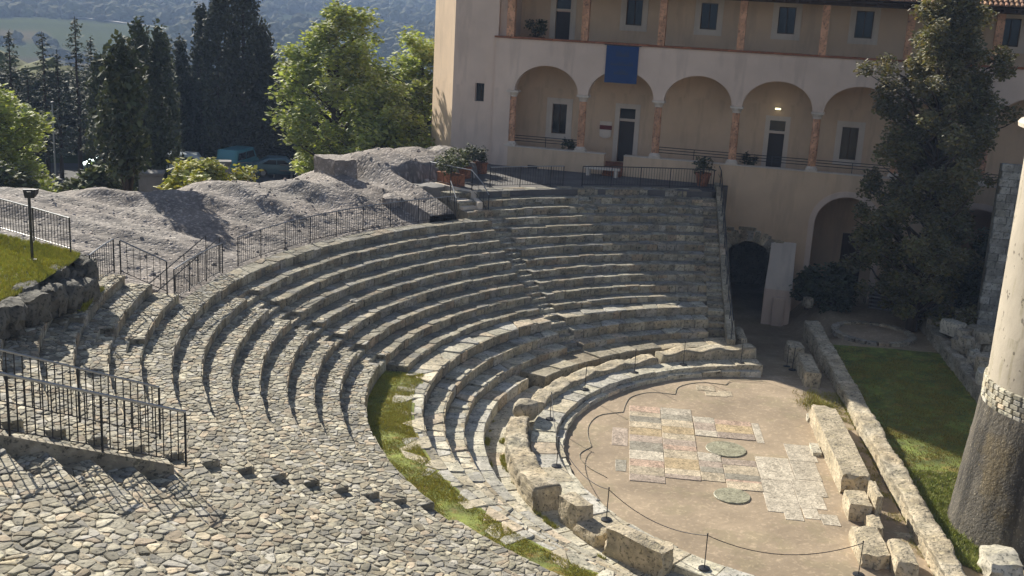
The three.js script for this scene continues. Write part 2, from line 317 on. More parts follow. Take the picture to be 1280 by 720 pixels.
function buildTier(k) {
  const R = Rk(k), top = Hk(k), Ro = k === 10 ? 14.515 : Rk(k - 1);
  const g = thing('seating_tier', tierLabel(k), 'stone tier', [0, 0, 0], 0, 'curved seat tiers of the theatre');
  const pave = [], rise = [];
  const big = k >= 10;
  for (const [a, b] of tierRanges(k)) {
    const base = k === 12 ? -0.2 : k === 8 && b < -98 ? Hk(10) : Hk(k + 1), outer = Ro + 0.03;
    const core = new MB(); arcCore(core, a, b, R + 0.03, outer, base - 0.35, top - (a < -97 && !big ? 0.016 : 0.03)); core.build('mortar_bed', M.mortar, g);
    // treads
    const parts = []; const split = -97;
    if (a < split && b > split) parts.push([a, split, 1], [split, b, 0]); else parts.push([a, b, b <= split ? 1 : 0]);
    for (const [p, q, fine] of parts) {
      let r1 = Ro; if (k === 10 && q < -97) r1 = 14.05;
      const Rm = (R + r1) / 2, len = (q - p) * RAD * Rm, wid = r1 - R;
      const smoothWalk = k === 1 && fine;                              // the walkway: finer flat setts
      const near = p < -110;
      const cl = big ? cells(len, wid, fine ? 0.44 : 0.62, wid, 0.28) : fine ? cells(len, wid, near ? 0.215 : 0.25, near ? 0.132 : 0.15, 0.38) : cells(len, wid, 0.62, 0.375, 0.22);
      for (const c of cl) {
        let sx = 0, sy = 0; for (const w of c) { sx += w[0] / c.length; sy += w[1] / c.length; }
        const th = p + sx / Rm / RAD, [x, z] = PW(R + sy, th);
        const poly = roundPoly(c, big ? 0.012 : fine ? 0.004 + 0.022 * rnd() ** 2 : 0.008, big || !fine ? 0.1 : 0.2, fine && !big ? 0.011 : 0).map(([u, v]) => PW(R + v + (big ? rr(-0.02, 0.02) : 0), p + u / Rm / RAD));
        let area = 0; for (let i = 0; i < c.length; i++) { const A = c[i], B = c[(i + 1) % c.length]; area += (A[0] * B[1] - A[1] * B[0]) / 2; }
        const h = top + (big ? rr(-0.035, 0.035) : fine ? rr(-0.01, 0.014)  : rr(-0.018, 0.02)), bev = big ? 0.025 : fine ? 0.010 : 0.012;
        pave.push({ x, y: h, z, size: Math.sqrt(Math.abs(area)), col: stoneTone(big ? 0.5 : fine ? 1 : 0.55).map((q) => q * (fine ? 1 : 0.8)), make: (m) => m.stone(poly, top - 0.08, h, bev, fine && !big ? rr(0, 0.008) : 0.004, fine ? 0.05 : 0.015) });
      }
    }
    // risers
    const nr = Math.max(1, Math.round((b - a) * RAD * R / (big ? 0.6 : 0.46))); let t = a; const step = (b - a) / nr;
    for (let i = 0; i < nr; i++) {
      const e = i === nr - 1 ? b : a + (i + 1 + rr(-0.25, 0.25)) * step, mid = (t + e) / 2, Lm = (e - t) * RAD * R, pr = rr(-0.015, 0.035), H = top - base;
      const courses = !big && H < 0.4 && rnd() < 0.35 ? 2 : 1;
      for (let q = 0; q < courses; q++) {
        const hh = H / courses - 0.012, cy = base + H / courses * (q + 0.5) - 0.012, [x, z] = PW(R + 0.055 - pr, mid);
        rise.push({ x, y: cy, z, size: Math.sqrt(Lm * hh), col: stoneTone(0.55), make: (m) => m.rbox(x, cy, z, 0.12, hh, Math.max(0.05, Lm - 0.015), -mid * RAD, 0.014, 0.008) });
      }
      t = e;
    }
  }
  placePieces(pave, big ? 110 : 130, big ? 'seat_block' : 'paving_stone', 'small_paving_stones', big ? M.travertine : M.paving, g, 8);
  placePieces(rise, 36, 'riser_stone', 'small_riser_stones', M.riser, g, 9);
  return g;
}
for (let k = -10; k <= 12; k++) buildTier(k);
console.log('tiers');

// radial stairs: two half steps for each tier
const stairLabel = {
  A: 'narrow stone stair climbing the shaded far wing to the terrace', B: 'stone stair cut through the tiers beside the end of the grass strip', C: 'short stone stair cut through the upper tiers below the dark boulders',
  D: 'stone stair running down between two iron railings onto the paved slope', E: 'short stone stair up to the gap in the terrace railing',
};
for (const s of stairs) {
  const g = thing('radial_stair', stairLabel[s.name], 'stair', [0, 0, 0], 0, 'stairs between the seat tiers');
  for (let k = s.k0; k <= s.k1; k++) {
    const R = Rk(k), [a, b] = s.rng(R), Ro = k === 10 ? 14.515 : Rk(k - 1), m = (R + Ro) / 2, top = Hk(k), base = Hk(k + 1), h = (top - base) / 2;
    if (k === 9 && s.name !== 'A') continue;
    for (const [r0, r1, y] of [[R, m, top - h], [m, Ro, top - 0.006]]) {
      const mb = new MB(); mb.col = stoneTone(0.6); arcCore(mb, a + 0.02, b - 0.02, r0, r1 + 0.02, base - 0.3, y - 0.02);
      const Rm = (r0 + r1) / 2; for (const c of cells((b - a) * RAD * Rm, r1 - r0, 0.21, 0.135, 0.36)) { mb.col = stoneTone(1); mb.stone(roundPoly(c, 0.009, 0.2).map(([u, v]) => PW(r0 + v, a + u / Rm / RAD)), y - 0.06, y + rr(-0.008, 0.012), 0.01, 0.004, 0.05); }
      mb.build('step', M.paving, g);
    }
  }
}
// end stair and end wall of the far wing
{
  const g = thing('end_stair', 'narrow stone stair climbing along the end wall of the far wing', 'stair', [0, 0, 0], 0, 'stairs between the seat tiers');
  const t0 = -3.68, t1 = -2.98;
  for (let k = -1; k <= 12; k++) {
    const R = Rk(k), Ro = k === 10 ? 14.515 : Rk(k - 1), s0 = Math.sqrt(R * R - 11.1), s1 = Math.sqrt(Ro * Ro - 11.1), top = Hk(k), base = k === 12 ? -0.1 : Hk(k + 1), sm = (s0 + s1) / 2;
    for (const [p, q, y] of [[s0, sm, (top + base) / 2], [sm, s1 + 0.02, top - 0.01]]) {
      const mb = new MB(); mb.col = stoneTone(0.7); const [x, z] = W((p + q) / 2, (t0 + t1) / 2); mb.rbox(x, (y + base - 0.4) / 2, z, q - p, y - base + 0.4, t1 - t0, RY_S, 0.015, 0.006); mb.build('step', M.riser, g);
    }
  }
  const w = thing('end_wall', 'sloping stone wall closing the end of the far seat tiers', 'wall');
  const prof = [[10.9, 0.35], [12.6, 0.95], [14.6, 1.55], [18, 2.95], [22.95, 4.9], [24.4, 4.9]];
  for (let i = 0; i + 1 < prof.length; i++) {
    const [a, ya] = prof[i], [b, yb] = prof[i + 1], n = Math.max(1, Math.round((b - a) / 0.85));
    for (let q = 0; q < n; q++) {
      const mb = new MB(); mb.col = stoneTone(0.5); const sa = lerp(a, b, q / n), sb = lerp(a, b, (q + 1) / n) - 0.01, y0 = lerp(ya, yb, q / n) + 0.12, y1 = lerp(ya, yb, (q + 1) / n) + 0.12;
      const P = (s, t, y) => { const [x, z] = W(s, t); return [x, y, z]; };
      const A = [[-2.97, sa], [-2.97, sb], [-2.62, sb], [-2.62, sa]].map(([t, s]) => P(s, t, -2.3)), B = [P(sa, -2.97, y0), P(sb, -2.97, y1), P(sb, -2.62, y1), P(sa, -2.62, y0)];
      mb.quad(B[0], B[1], B[2], B[3]).quad(A[0], A[1], B[1], B[0]).quad(A[2], A[3], B[3], B[2]).quad(A[1], A[2], B[2], B[1]).quad(A[3], A[0], B[0], B[3]);
      mb.build('coping_stone', M.riser, w);
    }
  }
  const hr = thing('handrail', 'dark sloping handrail along the end wall of the far tiers', 'handrail');
  const pts = prof.slice(0, 5).map(([s, y]) => { const [x, z] = W(s, -2.8); return [x, y + 0.95, z]; }); const [xe, ze] = W(24.2, -2.8); pts.push([xe, 5.9, ze]);
  new MB().tube(pts, 0.03, 6).build('top_rail', M.iron, hr); new MB().tube(pts.map((p) => [p[0], p[1] - 0.42, p[2]]), 0.018, 5).build('mid_rail', M.iron, hr);
  for (let i = 0; i <= 9; i++) { const s = lerp(11, 23, i / 9); let y = 0; for (let q = 0; q + 1 < prof.length; q++) if (s >= prof[q][0] && s <= prof[q + 1][0]) y = lerp(prof[q][1], prof[q + 1][1], (s - prof[q][0]) / (prof[q + 1][0] - prof[q][0])); const [x, z] = W(s, -2.8); new MB().tube([[x, y + 0.05, z], [x, y + 0.95, z]], 0.02, 5).build('post', M.iron, hr); }
}
// grass strip between the two sections
{
  const g = grid(90, 6, (u, v) => { const th = lerp(-98.9, NEAR, u), R = lerp(13.8, 15.3, v), [x, z] = PW(R, th); return [x, Hk(10) - 0.01 + 0.03 * noise(x * 1.3, z * 1.3) + 0.03 * Math.sin(v * Math.PI), z]; });
  const m = meshOf(g, M.grassGround); structure(m, 'grass_strip');
}
const bladeGeo = (() => { const b = new MB(); for (let i = 0; i < 5; i++) { const a = rr(0, 6.28), l = rr(0.7, 1.2), w = 0.09, dx = Math.cos(a), dz = Math.sin(a), bx = rr(-0.3, 0.3), bz = rr(-0.3, 0.3), k = rr(0.3, 0.75); b.tri([bx - dz * w, 0, bz + dx * w], [bx + dz * w, 0, bz - dx * w], [bx + dx * k, l, bz + dz * k]); } return b.geometry(); })();
function grassField(name, label, n, pick, size, tint) {
  const im = new THREE.InstancedMesh(bladeGeo, M.blade, n), m4 = new THREE.Matrix4(), q = new THREE.Quaternion(), e = new THREE.Euler(), c = new THREE.Color(); let k = 0, guard = 0;
  while (k < n && guard++ < n * 6) { const p = pick(); if (!p) continue; const s = size * rr(0.6, 1.3) * (p[3] ?? 1); q.setFromEuler(e.set(rr(-0.2, 0.2), rr(0, 6.28), rr(-0.2, 0.2))); m4.compose(new THREE.Vector3(p[0], p[1], p[2]), q, new THREE.Vector3(s, s * rr(0.7, 1.2), s)); im.setMatrixAt(k, m4); const v = rr(0.7, 1.35), y = rr(0, 1); im.setColorAt(k, c.setRGB(v * tint[0] * (1 + y * 0.25), v * tint[1], v * tint[2])); k++; }
  im.count = k; im.name = numbered(name); im.userData.kind = 'stuff'; im.castShadow = im.receiveShadow = true; tag(im, label, 'grass'); scene.add(im); return im;
}
grassField('grass', 'short green grass growing on the curved strip between the tiers', 34000, () => { const th = rr(-99, -176), R = rr(13.9, 15.26), [x, z] = PW(R, th); const f = fbm(x * 0.9, z * 0.9); if (f < -0.2 && rnd() < 0.6) return null; return [x, Hk(10) + 0.01, z, 0.8 + f]; }, 0.055, [1.4, 1.3, 1.1]);
// ------------------------------------------------------------ orchestra, stage ground, ruins
const stageH = (s, t) => { const pass = s < 9 ? -0.42 : lerp(-0.42, -2.0, clamp((s - 9) / 13)); return lerp(pass, -0.45, smooth(1.0, s > 16 ? 3.0 : 1.5, t)); };
const ST = (s, t, y) => { const [x, z] = W(s, t); return [x, y, z]; };
{
  const g = grid(130, 80, (u, v) => { const s = lerp(-14, 32, u), t = lerp(-3.2, 34, v * v * 0.55 + v * 0.45); const [x, z] = W(s, t); return [x, stageH(s, t) + 0.05 * fbm(x * 0.5, z * 0.5) - (t < -2.3 ? 0.3 : 0), z, 0.92, 0.92, 0.86]; });
  structure(meshOf(g, M.soil), 'stage_ground');
  const f = grid(84, 50, (u, v) => { const s = lerp(-10.4, 9.3, u), t = lerp(-9.7, 0.95, v), [x, z] = W(s, t), e = Math.hypot(s, t); return [x, -0.305 + 0.02 * fbm(x * 0.7, z * 0.7) - 0.05 * smooth(-0.4, 0.9, t) - 0.12 * smooth(7.2, 9.3, s), z]; });
  structure(meshOf(f, M.soil), 'orchestra_floor');
}
// paved rings round the orchestra
function arcStones(parent, name, mat, a, b, r0, r1, y0, y1, len, o = {}) {
  const n = Math.max(1, Math.round((b - a) * RAD * (r0 + r1) / 2 / len)); let t = a;
  for (let i = 0; i < n; i++) {
    const e = i === n - 1 ? b : a + (i + 1 + rr(-0.18, 0.18)) * (b - a) / n, g = 0.008 / r0 / RAD, j = o.j ?? 0.015, P = [];
    for (const [r, th] of [[r0, t + g], [r0, (t + e) / 2], [r0, e - g], [r1, e - g], [r1, (t + e) / 2], [r1, t + g]]) P.push(PW(r + rr(-j, j), th + rr(-j, j) * 0.5 / r0 / RAD));
    const m = new MB(); m.col = stoneTone(o.tone ?? 0.45); m.stone(P, y0, y1 + rr(-j, j), o.bev ?? 0.02, 0, o.tilt ?? 0.02); m.build(name, mat, parent); t = e;
  }
}
{
  const ring = thing('orchestra_kerb', 'pale slab ring and low step around the bare orchestra floor', 'paved ring');
  arcStones(ring, 'slab', M.travertine, -176, -23.2, 9.3, 10.12, -0.4, 0, 1.05, { tone: 0.35, tilt: 0.012 });
  arcStones(ring, 'kerb_slab', M.travertine, -176, -24, 9.04, 9.285, -0.45, -0.16, 0.85, { tone: 0.4, j: 0.025 });
  const walk = new THREE.Group(); structure(walk, 'walkway');
  arcStones(walk, 'slab', M.travertine, -176, -31, 10.1, 11.62, -0.5, -0.2, 0.95, { tone: 0.35, j: 0.01 });
  const bench = thing('curved_bench', 'low curved bench of dark stone blocks at the foot of the near tiers', 'stone bench', [0, 0, 0], 0, 'benches at the foot of the tiers');
  arcStones(bench, 'seat_block', M.travertine, -176, -79.5, 11.6, 12.24, -0.3, 0.2, 1.0, { tone: 0.5 });
  const b2 = thing('curved_bench', 'low curved bench of rough blocks at the foot of the far tiers', 'stone bench', [0, 0, 0], 0, 'benches at the foot of the tiers');
  arcStones(b2, 'seat_block', M.riser, -77.5, -27, 11.12, 12.24, -0.3, 0.27, 1.15, { tone: 0.8, j: 0.04 });
}
// rough masonry: a loop of section points swept along a line and roughened
function ruinMesh(path, wid, base, top, amp = 0.05, freq = 3.2, tone = 0.25, ends = 0.12) { // path(u) -> [x, z]; wid, base, top functions of u
  const len = (() => { let l = 0, p = path(0); for (let i = 1; i <= 20; i++) { const q = path(i / 20); l += Math.hypot(q[0] - p[0], q[1] - p[1]); p = q; } return l; })();
  const n = Math.max(6, Math.round(len / 0.11)), ns = 20, mbw = (f, u) => (typeof f === 'function' ? f(u) : f);
  const sec = []; for (let k = 0; k <= ns; k++) { const q = k / ns * 3; sec.push(q < 1 ? [-0.5, q] : q < 2 ? [q - 1.5, 1] : [0.5, 3 - q]); }
  const g = grid(n, ns, (a, v) => {
    const u = clamp(a), p = path(clamp(u, 0.001, 0.999)), p0 = path(clamp(u - 0.01)), p1 = path(clamp(u + 0.01)), dx = p1[0] - p0[0], dz = p1[1] - p0[1], l = Math.hypot(dx, dz) || 1, nx = -dz / l, nz = dx / l;
    const [sx, sy] = sec[Math.round(v * ns)], e = Math.min(1, Math.min(u, 1 - u) * len / ends), w = mbw(wid, u) * (0.7 + 0.3 * e), b = mbw(base, u), t = mbw(top, u);
    const rnd2 = Math.abs(sx) > 0.49 && sy > 0.98 ? 0.94 : 1;
    let x = p[0] + nx * sx * w * rnd2, y = b + (t - b) * sy * (e < 0.02 ? 0.02 : 1), z = p[1] + nz * sx * w * rnd2;
    const f = freq, d1 = fbm(x * f, y * f, z * f, 4), d2 = fbm(x * f + 40, y * f, z * f, 4), d3 = fbm(x * f, y * f + 40, z * f, 4);
    const c = 1 + tone * 2.2 * fbm(x * 2.1, y * 2.1 + 9, z * 2.1, 3), cw = fbm(x * 0.9, y, z * 0.9);
    return [x + d1 * amp * 2, y + (sy > 0.05 ? d2 * amp * 2 : 0), z + d3 * amp * 2, c * (1 + 0.12 * cw), c, c * (1 - 0.18 * cw)];
  });
  const U = g.attributes.uv, P = g.attributes.position, N = g.attributes.normal; for (let i = 0; i < P.count; i++) { if (Math.abs(N.getY(i)) > 0.6) U.setXY(i, P.getX(i), P.getZ(i)); else U.setXY(i, P.getX(i) + P.getZ(i), P.getY(i)); }
  return g;
}
const arcPath = (a, b, R) => (u) => PW(typeof R === 'function' ? R(u) : R, lerp(a, b, u));
const stPath = (s0, t0, s1, t1) => (u) => W(lerp(s0, s1, u), lerp(t0, t1, u));
function ruin(name, label, cat, g, mat = M.ruin, group) { const m = meshOf(g, mat); m.name = numbered(name); tag(m, label, cat, group); scene.add(m); return m; }
ruin('podium_wall', 'low worn podium wall at the far end of the slab ring', 'ruined wall', ruinMesh(arcPath(-23, -47, 10.5), 0.62, -0.3, (u) => 0.42 - 0.1 * u + 0.06 * Math.sin(u * 19), 0.03, 2.4));
ruin('podium_wall', 'crumbled sloping podium remains behind the far slab ring', 'ruined wall', ruinMesh(arcPath(-47.5, -91, 10.45), 0.66, -0.3, (u) => 0.2 - 0.04 * u + 0.05 * Math.sin(u * 31), 0.05, 3));
ruin('podium_wall', 'curved rubble podium wall with flat worn top between walkway and slab ring', 'ruined wall', ruinMesh(arcPath(-100.5, -134, (u) => 10.55 + 0.12 * u), (u) => 0.62 + 0.22 * u, -0.3, (u) => 0.28 + 0.2 * u + 0.05 * Math.sin(u * 23), 0.06, 4.2, 0.3));
function rock(name, label, cat, [x, y, z], [sx, sy, sz], ry, seed, mat = M.ruin, o = {}) {     // a hewn or broken block
  const b = new THREE.BoxGeometry(1, 1, 1, 7, 7, 7); const p = b.attributes.position, C = []; const k = o.round ?? 0.25, am = o.amp ?? 0.09;
  for (let i = 0; i < p.count; i++) {
    let a = p.getX(i), c = p.getY(i), e = p.getZ(i); const l = Math.hypot(a, c, e), f = lerp(1, 0.62 / l, k); a *= f; c *= f; e *= f;
    const n1 = fbm(a * 2.1 + seed, c * 2.1, e * 2.1 + seed * 0.7, 4), n2 = fbm(a * 2.1 + seed + 20, c * 2.1, e * 2.1, 4); a += n1 * am * 2; c += n2 * am * 1.6; e += fbm(a * 2.3, c * 2.3 + seed, e * 2.3, 3) * am * 2;
    p.setXYZ(i, a * sx, (c + 0.5) * sy, e * sz); const v = 1 + 0.5 * fbm(a * 3 + seed, c * 3, e * 3, 3); C.push(v, v, v);
  }
  b.setAttribute('color', new THREE.Float32BufferAttribute(C, 3)); const U = b.attributes.uv; for (let i = 0; i < p.count; i++) { const n = b.attributes.normal; U.setXY(i, Math.abs(n.getX(i)) > 0.7 ? p.getZ(i) : p.getX(i), Math.abs(n.getY(i)) > 0.7 ? p.getZ(i) : p.getY(i)); }
  b.deleteAttribute('normal'); const g = toCreasedNormals(b.toNonIndexed ? b : b, 0.7); const m = meshOf(g, mat); m.name = numbered(name); m.position.set(x, y, z); m.rotation.y = ry; tag(m, label, cat, o.group); scene.add(m); return m;
}
const rockST = (n, l, c, s, t, y, size, seed, mat, o) => { const [x, z] = W(s, t); return rock(n, l, c, [x, y, z], size, RY_S + (o?.turn ?? 0), seed, mat, o); };
{
  const at = (R, th, y, size, seed, label, o = {}) => { const [x, z] = PW(R, th); return rock(o.name ?? 'stone_block', label, o.cat ?? 'stone block', [x, y, z], size, -th * RAD + (o.turn ?? 0), seed, o.mat ?? M.ruin, o); };
  at(10.5, -96.5, -0.02, [0.72, 0.58, 0.78], 3.1, 'rounded dark boulder on the slab ring at the head of the podium wall', { name: 'boulder', cat: 'boulder', round: 0.75, mat: M.riser });
  at(10.45, -139.5, -0.3, [0.55, 0.86, 0.85], 5.2, 'squared moulded block standing at the end of the rubble podium wall', { round: 0.1, amp: 0.07 });
  at(10.42, -144.2, -0.4, [0.7, 0.55, 0.95], 6.4, 'low broken block between the moulded block and the large tilted block', { round: 0.3 });
  at(10.45, -153.2, -0.45, [0.62, 1.0, 1.75], 8.8, 'large tilted broken block beside the slab ring with a dark shaded face', { round: 0.15, amp: 0.1, turn: 0.06 });
}
rockST('stone_block', 'long pale hewn block, largest of the row beside the white marble slabs', 'stone block', 0.9, -0.2, -0.5, [6.2, 0.82, 0.85], 11.3, M.ruin, { round: 0.06, amp: 0.05 });
rockST('stone_block', 'pale cubic block beside the upright slab in the stage row', 'stone block', -3.6, -0.42, -0.5, [1.0, 0.72, 0.62], 12.9, M.ruin, { round: 0.06, amp: 0.05 });
rockST('stone_slab', 'thin upright slab leaning behind the pale cubic block', 'stone slab', -3.55, 0.06, -0.5, [1.15, 1.02, 0.18], 14.1, M.ruin, { round: 0.05, amp: 0.05 });
rockST('stone_block', 'low narrow block just before the upright slab in the stage row', 'stone block', -4.7, -0.15, -0.5, [0.9, 0.55, 0.34], 15.7, M.ruin, { round: 0.2 });
rockST('stone_block', 'broad low broken block beside the rope post at the orchestra edge', 'stone block', -6.05, -0.55, -0.52, [1.7, 0.6, 0.75], 16.2, M.ruin, { round: 0.12, amp: 0.08 });
rockST('stone_block', 'tapering broken block between the low broken block and the stage wall', 'stone block', -6.8, 0.12, -0.52, [1.4, 0.74, 0.55], 18.8, M.ruin, { round: 0.12, amp: 0.1 });
rockST('stone_block', 'small white marble cube on the soil at the head of the long block', 'stone block', 4.05, -0.52, -0.45, [0.42, 0.34, 0.3], 19.5, M.travertine, { round: 0.2 });
rockST('stone_block', 'small flat pale block against the side of the long block', 'stone block', 1.1, -0.83, -0.42, [0.85, 0.24, 0.28], 20.5, M.travertine, { round: 0.1, amp: 0.05 });
ruin('stage_pier', 'pale broken masonry pier where the passage meets the stage wall', 'ruined wall', ruinMesh(stPath(7.9, 0.12, 11.6, 0.3), 0.62, -0.9, (u) => 0.22 - 0.25 * u, 0.05, 2.8));
rockST('stone_block', 'shaded worn pedestal block on the passage floor near the buttress', 'stone block', 13.2, 0.2, -1.0, [1.1, 0.85, 0.7], 22.4, M.ruin, { round: 0.3 });
rockST('stone_block', 'tall leaning block at the foot of the end wall', 'stone block', 12.9, -2.22, -0.95, [1.7, 1.2, 0.42], 23.4, M.ruin, { round: 0.2 });
ruin('stage_wall', 'long low straight rubble wall beside the lawn with a worn top', 'ruined wall', ruinMesh(stPath(16.8, 1.42, -9.6, 1.26), (u) => 0.66 + 0.06 * Math.sin(u * 40), -0.75, (u) => 0.04 + 0.03 * Math.sin(u * 53) + (u > 0.62 ? 0.03 : 0), 0.05, 3.6, 0.22));
{ // drain grate in the trench
  const [x, z] = W(-3.9, 0.68), g = thing('drain_grate', 'small dark iron drain grate in the trench beside the stage wall', 'grate', [x, -0.42, z], RY_S);
  for (let i = 0; i < 7; i++) new MB().box(0, 0.015, -0.27 + i * 0.09, 0.72, 0.03, 0.035).build('bar', M.iron, g);
  for (const q of [-0.34, 0.34]) new MB().box(q, 0.012, 0, 0.05, 0.034, 0.62).build('frame_bar', M.iron, g);
  new MB().box(0, -0.03, 0, 0.7, 0.02, 0.6).build('pit', M.dark, g);
  rockST('stone_slab', 'flat worn sill slab on the trench floor below the drain grate', 'stone slab', -4.62, 0.68, -0.5, [0.34, 0.16, 0.85], 31.1, M.ruin, { round: 0.1 });
}
// marble floor: panels in rows (s) and columns (t)
{
  const floor = thing('marble_pavement', 'broken coloured marble floor panels set in the bare orchestra soil', 'marble floor');
  const tint = { pink: [0.64, 0.47, 0.37], grey: [0.40, 0.39, 0.33], cream: [0.68, 0.60, 0.45], white: [0.70, 0.66, 0.56], yellow: [0.68, 0.54, 0.32], green: [0.40, 0.42, 0.30], mauve: [0.50, 0.42, 0.36] };
  const mm = {}; for (const [k, c] of Object.entries(tint)) mm[k] = std({ color: L3(lerp(c[0], 0.58, 0.2) * 1.15, lerp(c[1], 0.51, 0.2) * 1.15, lerp(c[2], 0.42, 0.2) * 1.15), map: tMarble, roughness: 0.55 });
  const slab = (s0, s1, t0, t1, tone, h = 0.012) => {
    const m = new MB(); const v = rr(0.85, 1.15); m.col = [v, v, v]; const j = 0.012, P = [];
    const add = (s, t) => P.push(W(s + rr(-j, j), t + rr(-j, j) * 0.7));
    add(s0, t0); add((s0 + s1) / 2, t0); add(s1, t0); add(s1, (t0 + t1) / 2); add(s1, t1); add((s0 + s1) / 2, t1); add(s0, t1); add(s0, (t0 + t1) / 2);
    m.stone(P, -0.42, -0.296 + h + rr(-0.004, 0.004), 0.004, 0, 0.003); m.build('marble_slab', mm[tone], floor);
  };
  const col = (t0, t1, rows) => { for (let i = 0; i + 1 < rows.length; i++) slab(rows[i + 1][0], rows[i][0], t0, t1, rows[i][1]); };
  col(-6.92, -5.84, [[4.0, 'pink'], [3.4, 'cream'], [2.95, 'grey'], [2.4, 'cream'], [1.85, 'yellow'], [1.15, 'mauve'], [0.55, 'grey'], [-0.2, 'white'], [-0.95, 'pink'], [-1.5, 'cream'], [-2.15, 'mauve'], [-2.66]]);
  col(-5.82, -4.74, [[4.05, 'white'], [3.4, 'grey'], [2.85, 'cream'], [2.2, 'yellow'], [1.55, 'cream'], [1.0, 'mauve'], [0.5, 'pink'], [0.1, 'cream'], [-0.6, 'yellow'], [-1.45, 'cream'], [-1.9, 'mauve'], [-2.2]]);
  col(-4.7, -3.98, [[3.42, 'white'], [2.85, 'mauve'], [2.1, 'white'], [1.58]]); col(-3.96, -2.72, [[3.3, 'pink'], [2.85, 'yellow'], [2.1, 'mauve'], [1.56]]);
  col(-4.72, -4.0, [[0.1, 'white'], [-0.6, 'mauve'], [-1.1, 'grey'], [-1.5, 'cream'], [-2.15]]); col(-3.98, -2.92, [[-0.28, 'mauve'], [-0.75, 'cream'], [-1.45, 'grey'], [-1.9, 'pink'], [-2.05, 'cream'], [-2.62]]);
  slab(0.1, 1.7, -7.5, -6.98, 'mauve', 0.0); slab(-2.0, -1.1, -7.35, -7.02, 'grey', 0.0); slab(1.4, 3.25, -2.68, -2.44, 'white', 0.0);
  // large pale slabs
  for (const a of [[0.2, -1.64, -2.9, -1.83], [1.52, 0.1, -1.8, -0.88], [0.09, -1.4, -1.81, -1.0], [-1.66, -3.95, -2.95, -1.98], [-1.42, -2.6, -1.96, -1.02], [-2.61, -3.5, -1.96, -1.2], [-3.52, -4.2, -1.94, -1.5], [-3.96, -4.4, -2.5, -1.98], [-3.8, -4.5, -1.48, -0.98]]) slab(a[1], a[0], a[2], a[3], 'white', 0.004);
  for (const a of [[6.9, 6.35, -4.4, -3.7], [6.3, 5.8, -4.1, -3.3], [6.5, 5.9, -3.6, -3.1]]) slab(a[1], a[0], a[2], a[3], 'cream', 0.0);
  for (const [s, t, r] of [[0.55, -3.78, 0.66], [-3.12, -3.9, 0.54]]) {
    const m = new MB(), P = []; for (let i = 0; i < 30; i++) P.push(W(s + Math.cos(i / 30 * 6.283) * r * rr(0.985, 1.015), t + Math.sin(i / 30 * 6.283) * r)); m.stone(P, -0.42, -0.268, 0.012); m.build('marble_disc', mm.green, floor);
  }
  // raised edging of the scalloped floor border
  const edge = thing('scalloped_border', 'thin scalloped stone edging in the soil along the orchestra kerb', 'edging');
  for (const c of [[[3.25, -7.15], [4.2, -7.05], [4.95, -6.85], [5.6, -6.15], [5.62, -5.25]], [[5.62, -5.25], [6.55, -5.05], [7.27, -4.2], [7.24, -3.24]], [[7.24, -3.24], [7.85, -2.95], [8.04, -1.75]], [[-0.22, -8.15], [0.75, -8.3], [1.8, -8.28], [2.74, -7.95], [3.25, -7.15]], [[-2.6, -7.6], [-1.9, -8.2], [-1.0, -8.5], [-0.22, -8.15]]]) {
    const cr = new THREE.CatmullRomCurve3(c.map(([s, t]) => new THREE.Vector3(...ST(s, t, -0.29)))); new MB().tube(cr.getPoints(18).map((p) => [p.x, p.y, p.z]), 0.014, 4).build('edging_strip', M.riser, edge);
  }
}
// rope posts
{
  const P = [[-8.38, -5.07, 0], [-6.13, -7.56, 0], [-2.79, -9.13, 0], [1.14, -9.6, 0], [4.45, -8.57, 0], [6.89, -6.76, 0], [8.41, -4.84, 0], [9.25, -2.52, 0], [-7.3, -1.05, -0.32], [11.7, -0.3, -0.75], [10.9, -0.2, -0.62]];
  const tops = [];
  P.forEach(([s, t, y], i) => {
    const [x, z] = W(s, t), g = thing('rope_post', ['slim iron rope post on the slab ring by the large tilted block', 'slim iron rope post on the slab ring by the moulded block', 'slim iron rope post on the slab ring beside the rubble podium wall', 'slim iron rope post on the slab ring by the rounded boulder'][i] ?? (i < 8 ? 'slim iron rope post on the far slab ring' : i === 8 ? 'slim iron rope post on the soil by the broad broken block' : 'slim iron rope post on the passage floor'), 'rope post', [x, y, z], rr(0, 3), 'rope posts round the orchestra');
    const lean = rr(-0.03, 0.03); new MB().lathe([[0, 0.045], [0.1, 0.045], [0.15, 0.03], [0.155, 0]], 16).build('base', M.iron, g, 0.6);
    new MB().tube([[0, 0.03, 0], [lean, 0.92, 0]], 0.014, 6).build('rod', M.iron, g); new MB().lathe([[0, 0.97], [0.018, 0.96], [0.024, 0.94], [0.018, 0.92], [0, 0.91]], 8, lean).build('finial', M.iron, g);
    tops.push([x + lean, y + 0.9, z]);
  });
  const rope = (a, b, sag, label) => { const pts = []; for (let i = 0; i <= 14; i++) { const u = i / 14; pts.push([lerp(a[0], b[0], u), lerp(a[1], b[1], u) - sag * 4 * u * (1 - u), lerp(a[2], b[2], u)]); } const m = new MB().tube(pts, 0.011, 5).build(numbered('rope'), M.iron); scene.add(m); tag(m, label, 'rope', 'ropes between the posts'); };
  rope(tops[8], tops[0], 0.42, 'dark rope sagging over the soil from the corner post'); rope(tops[0], tops[1], 0.3, 'dark rope sagging between the posts by the tilted and moulded blocks'); rope(tops[1], tops[2], 0.32, 'dark rope sagging along the rubble podium wall'); rope(tops[2], tops[3], 0.3, 'dark rope sagging past the rounded boulder');
}
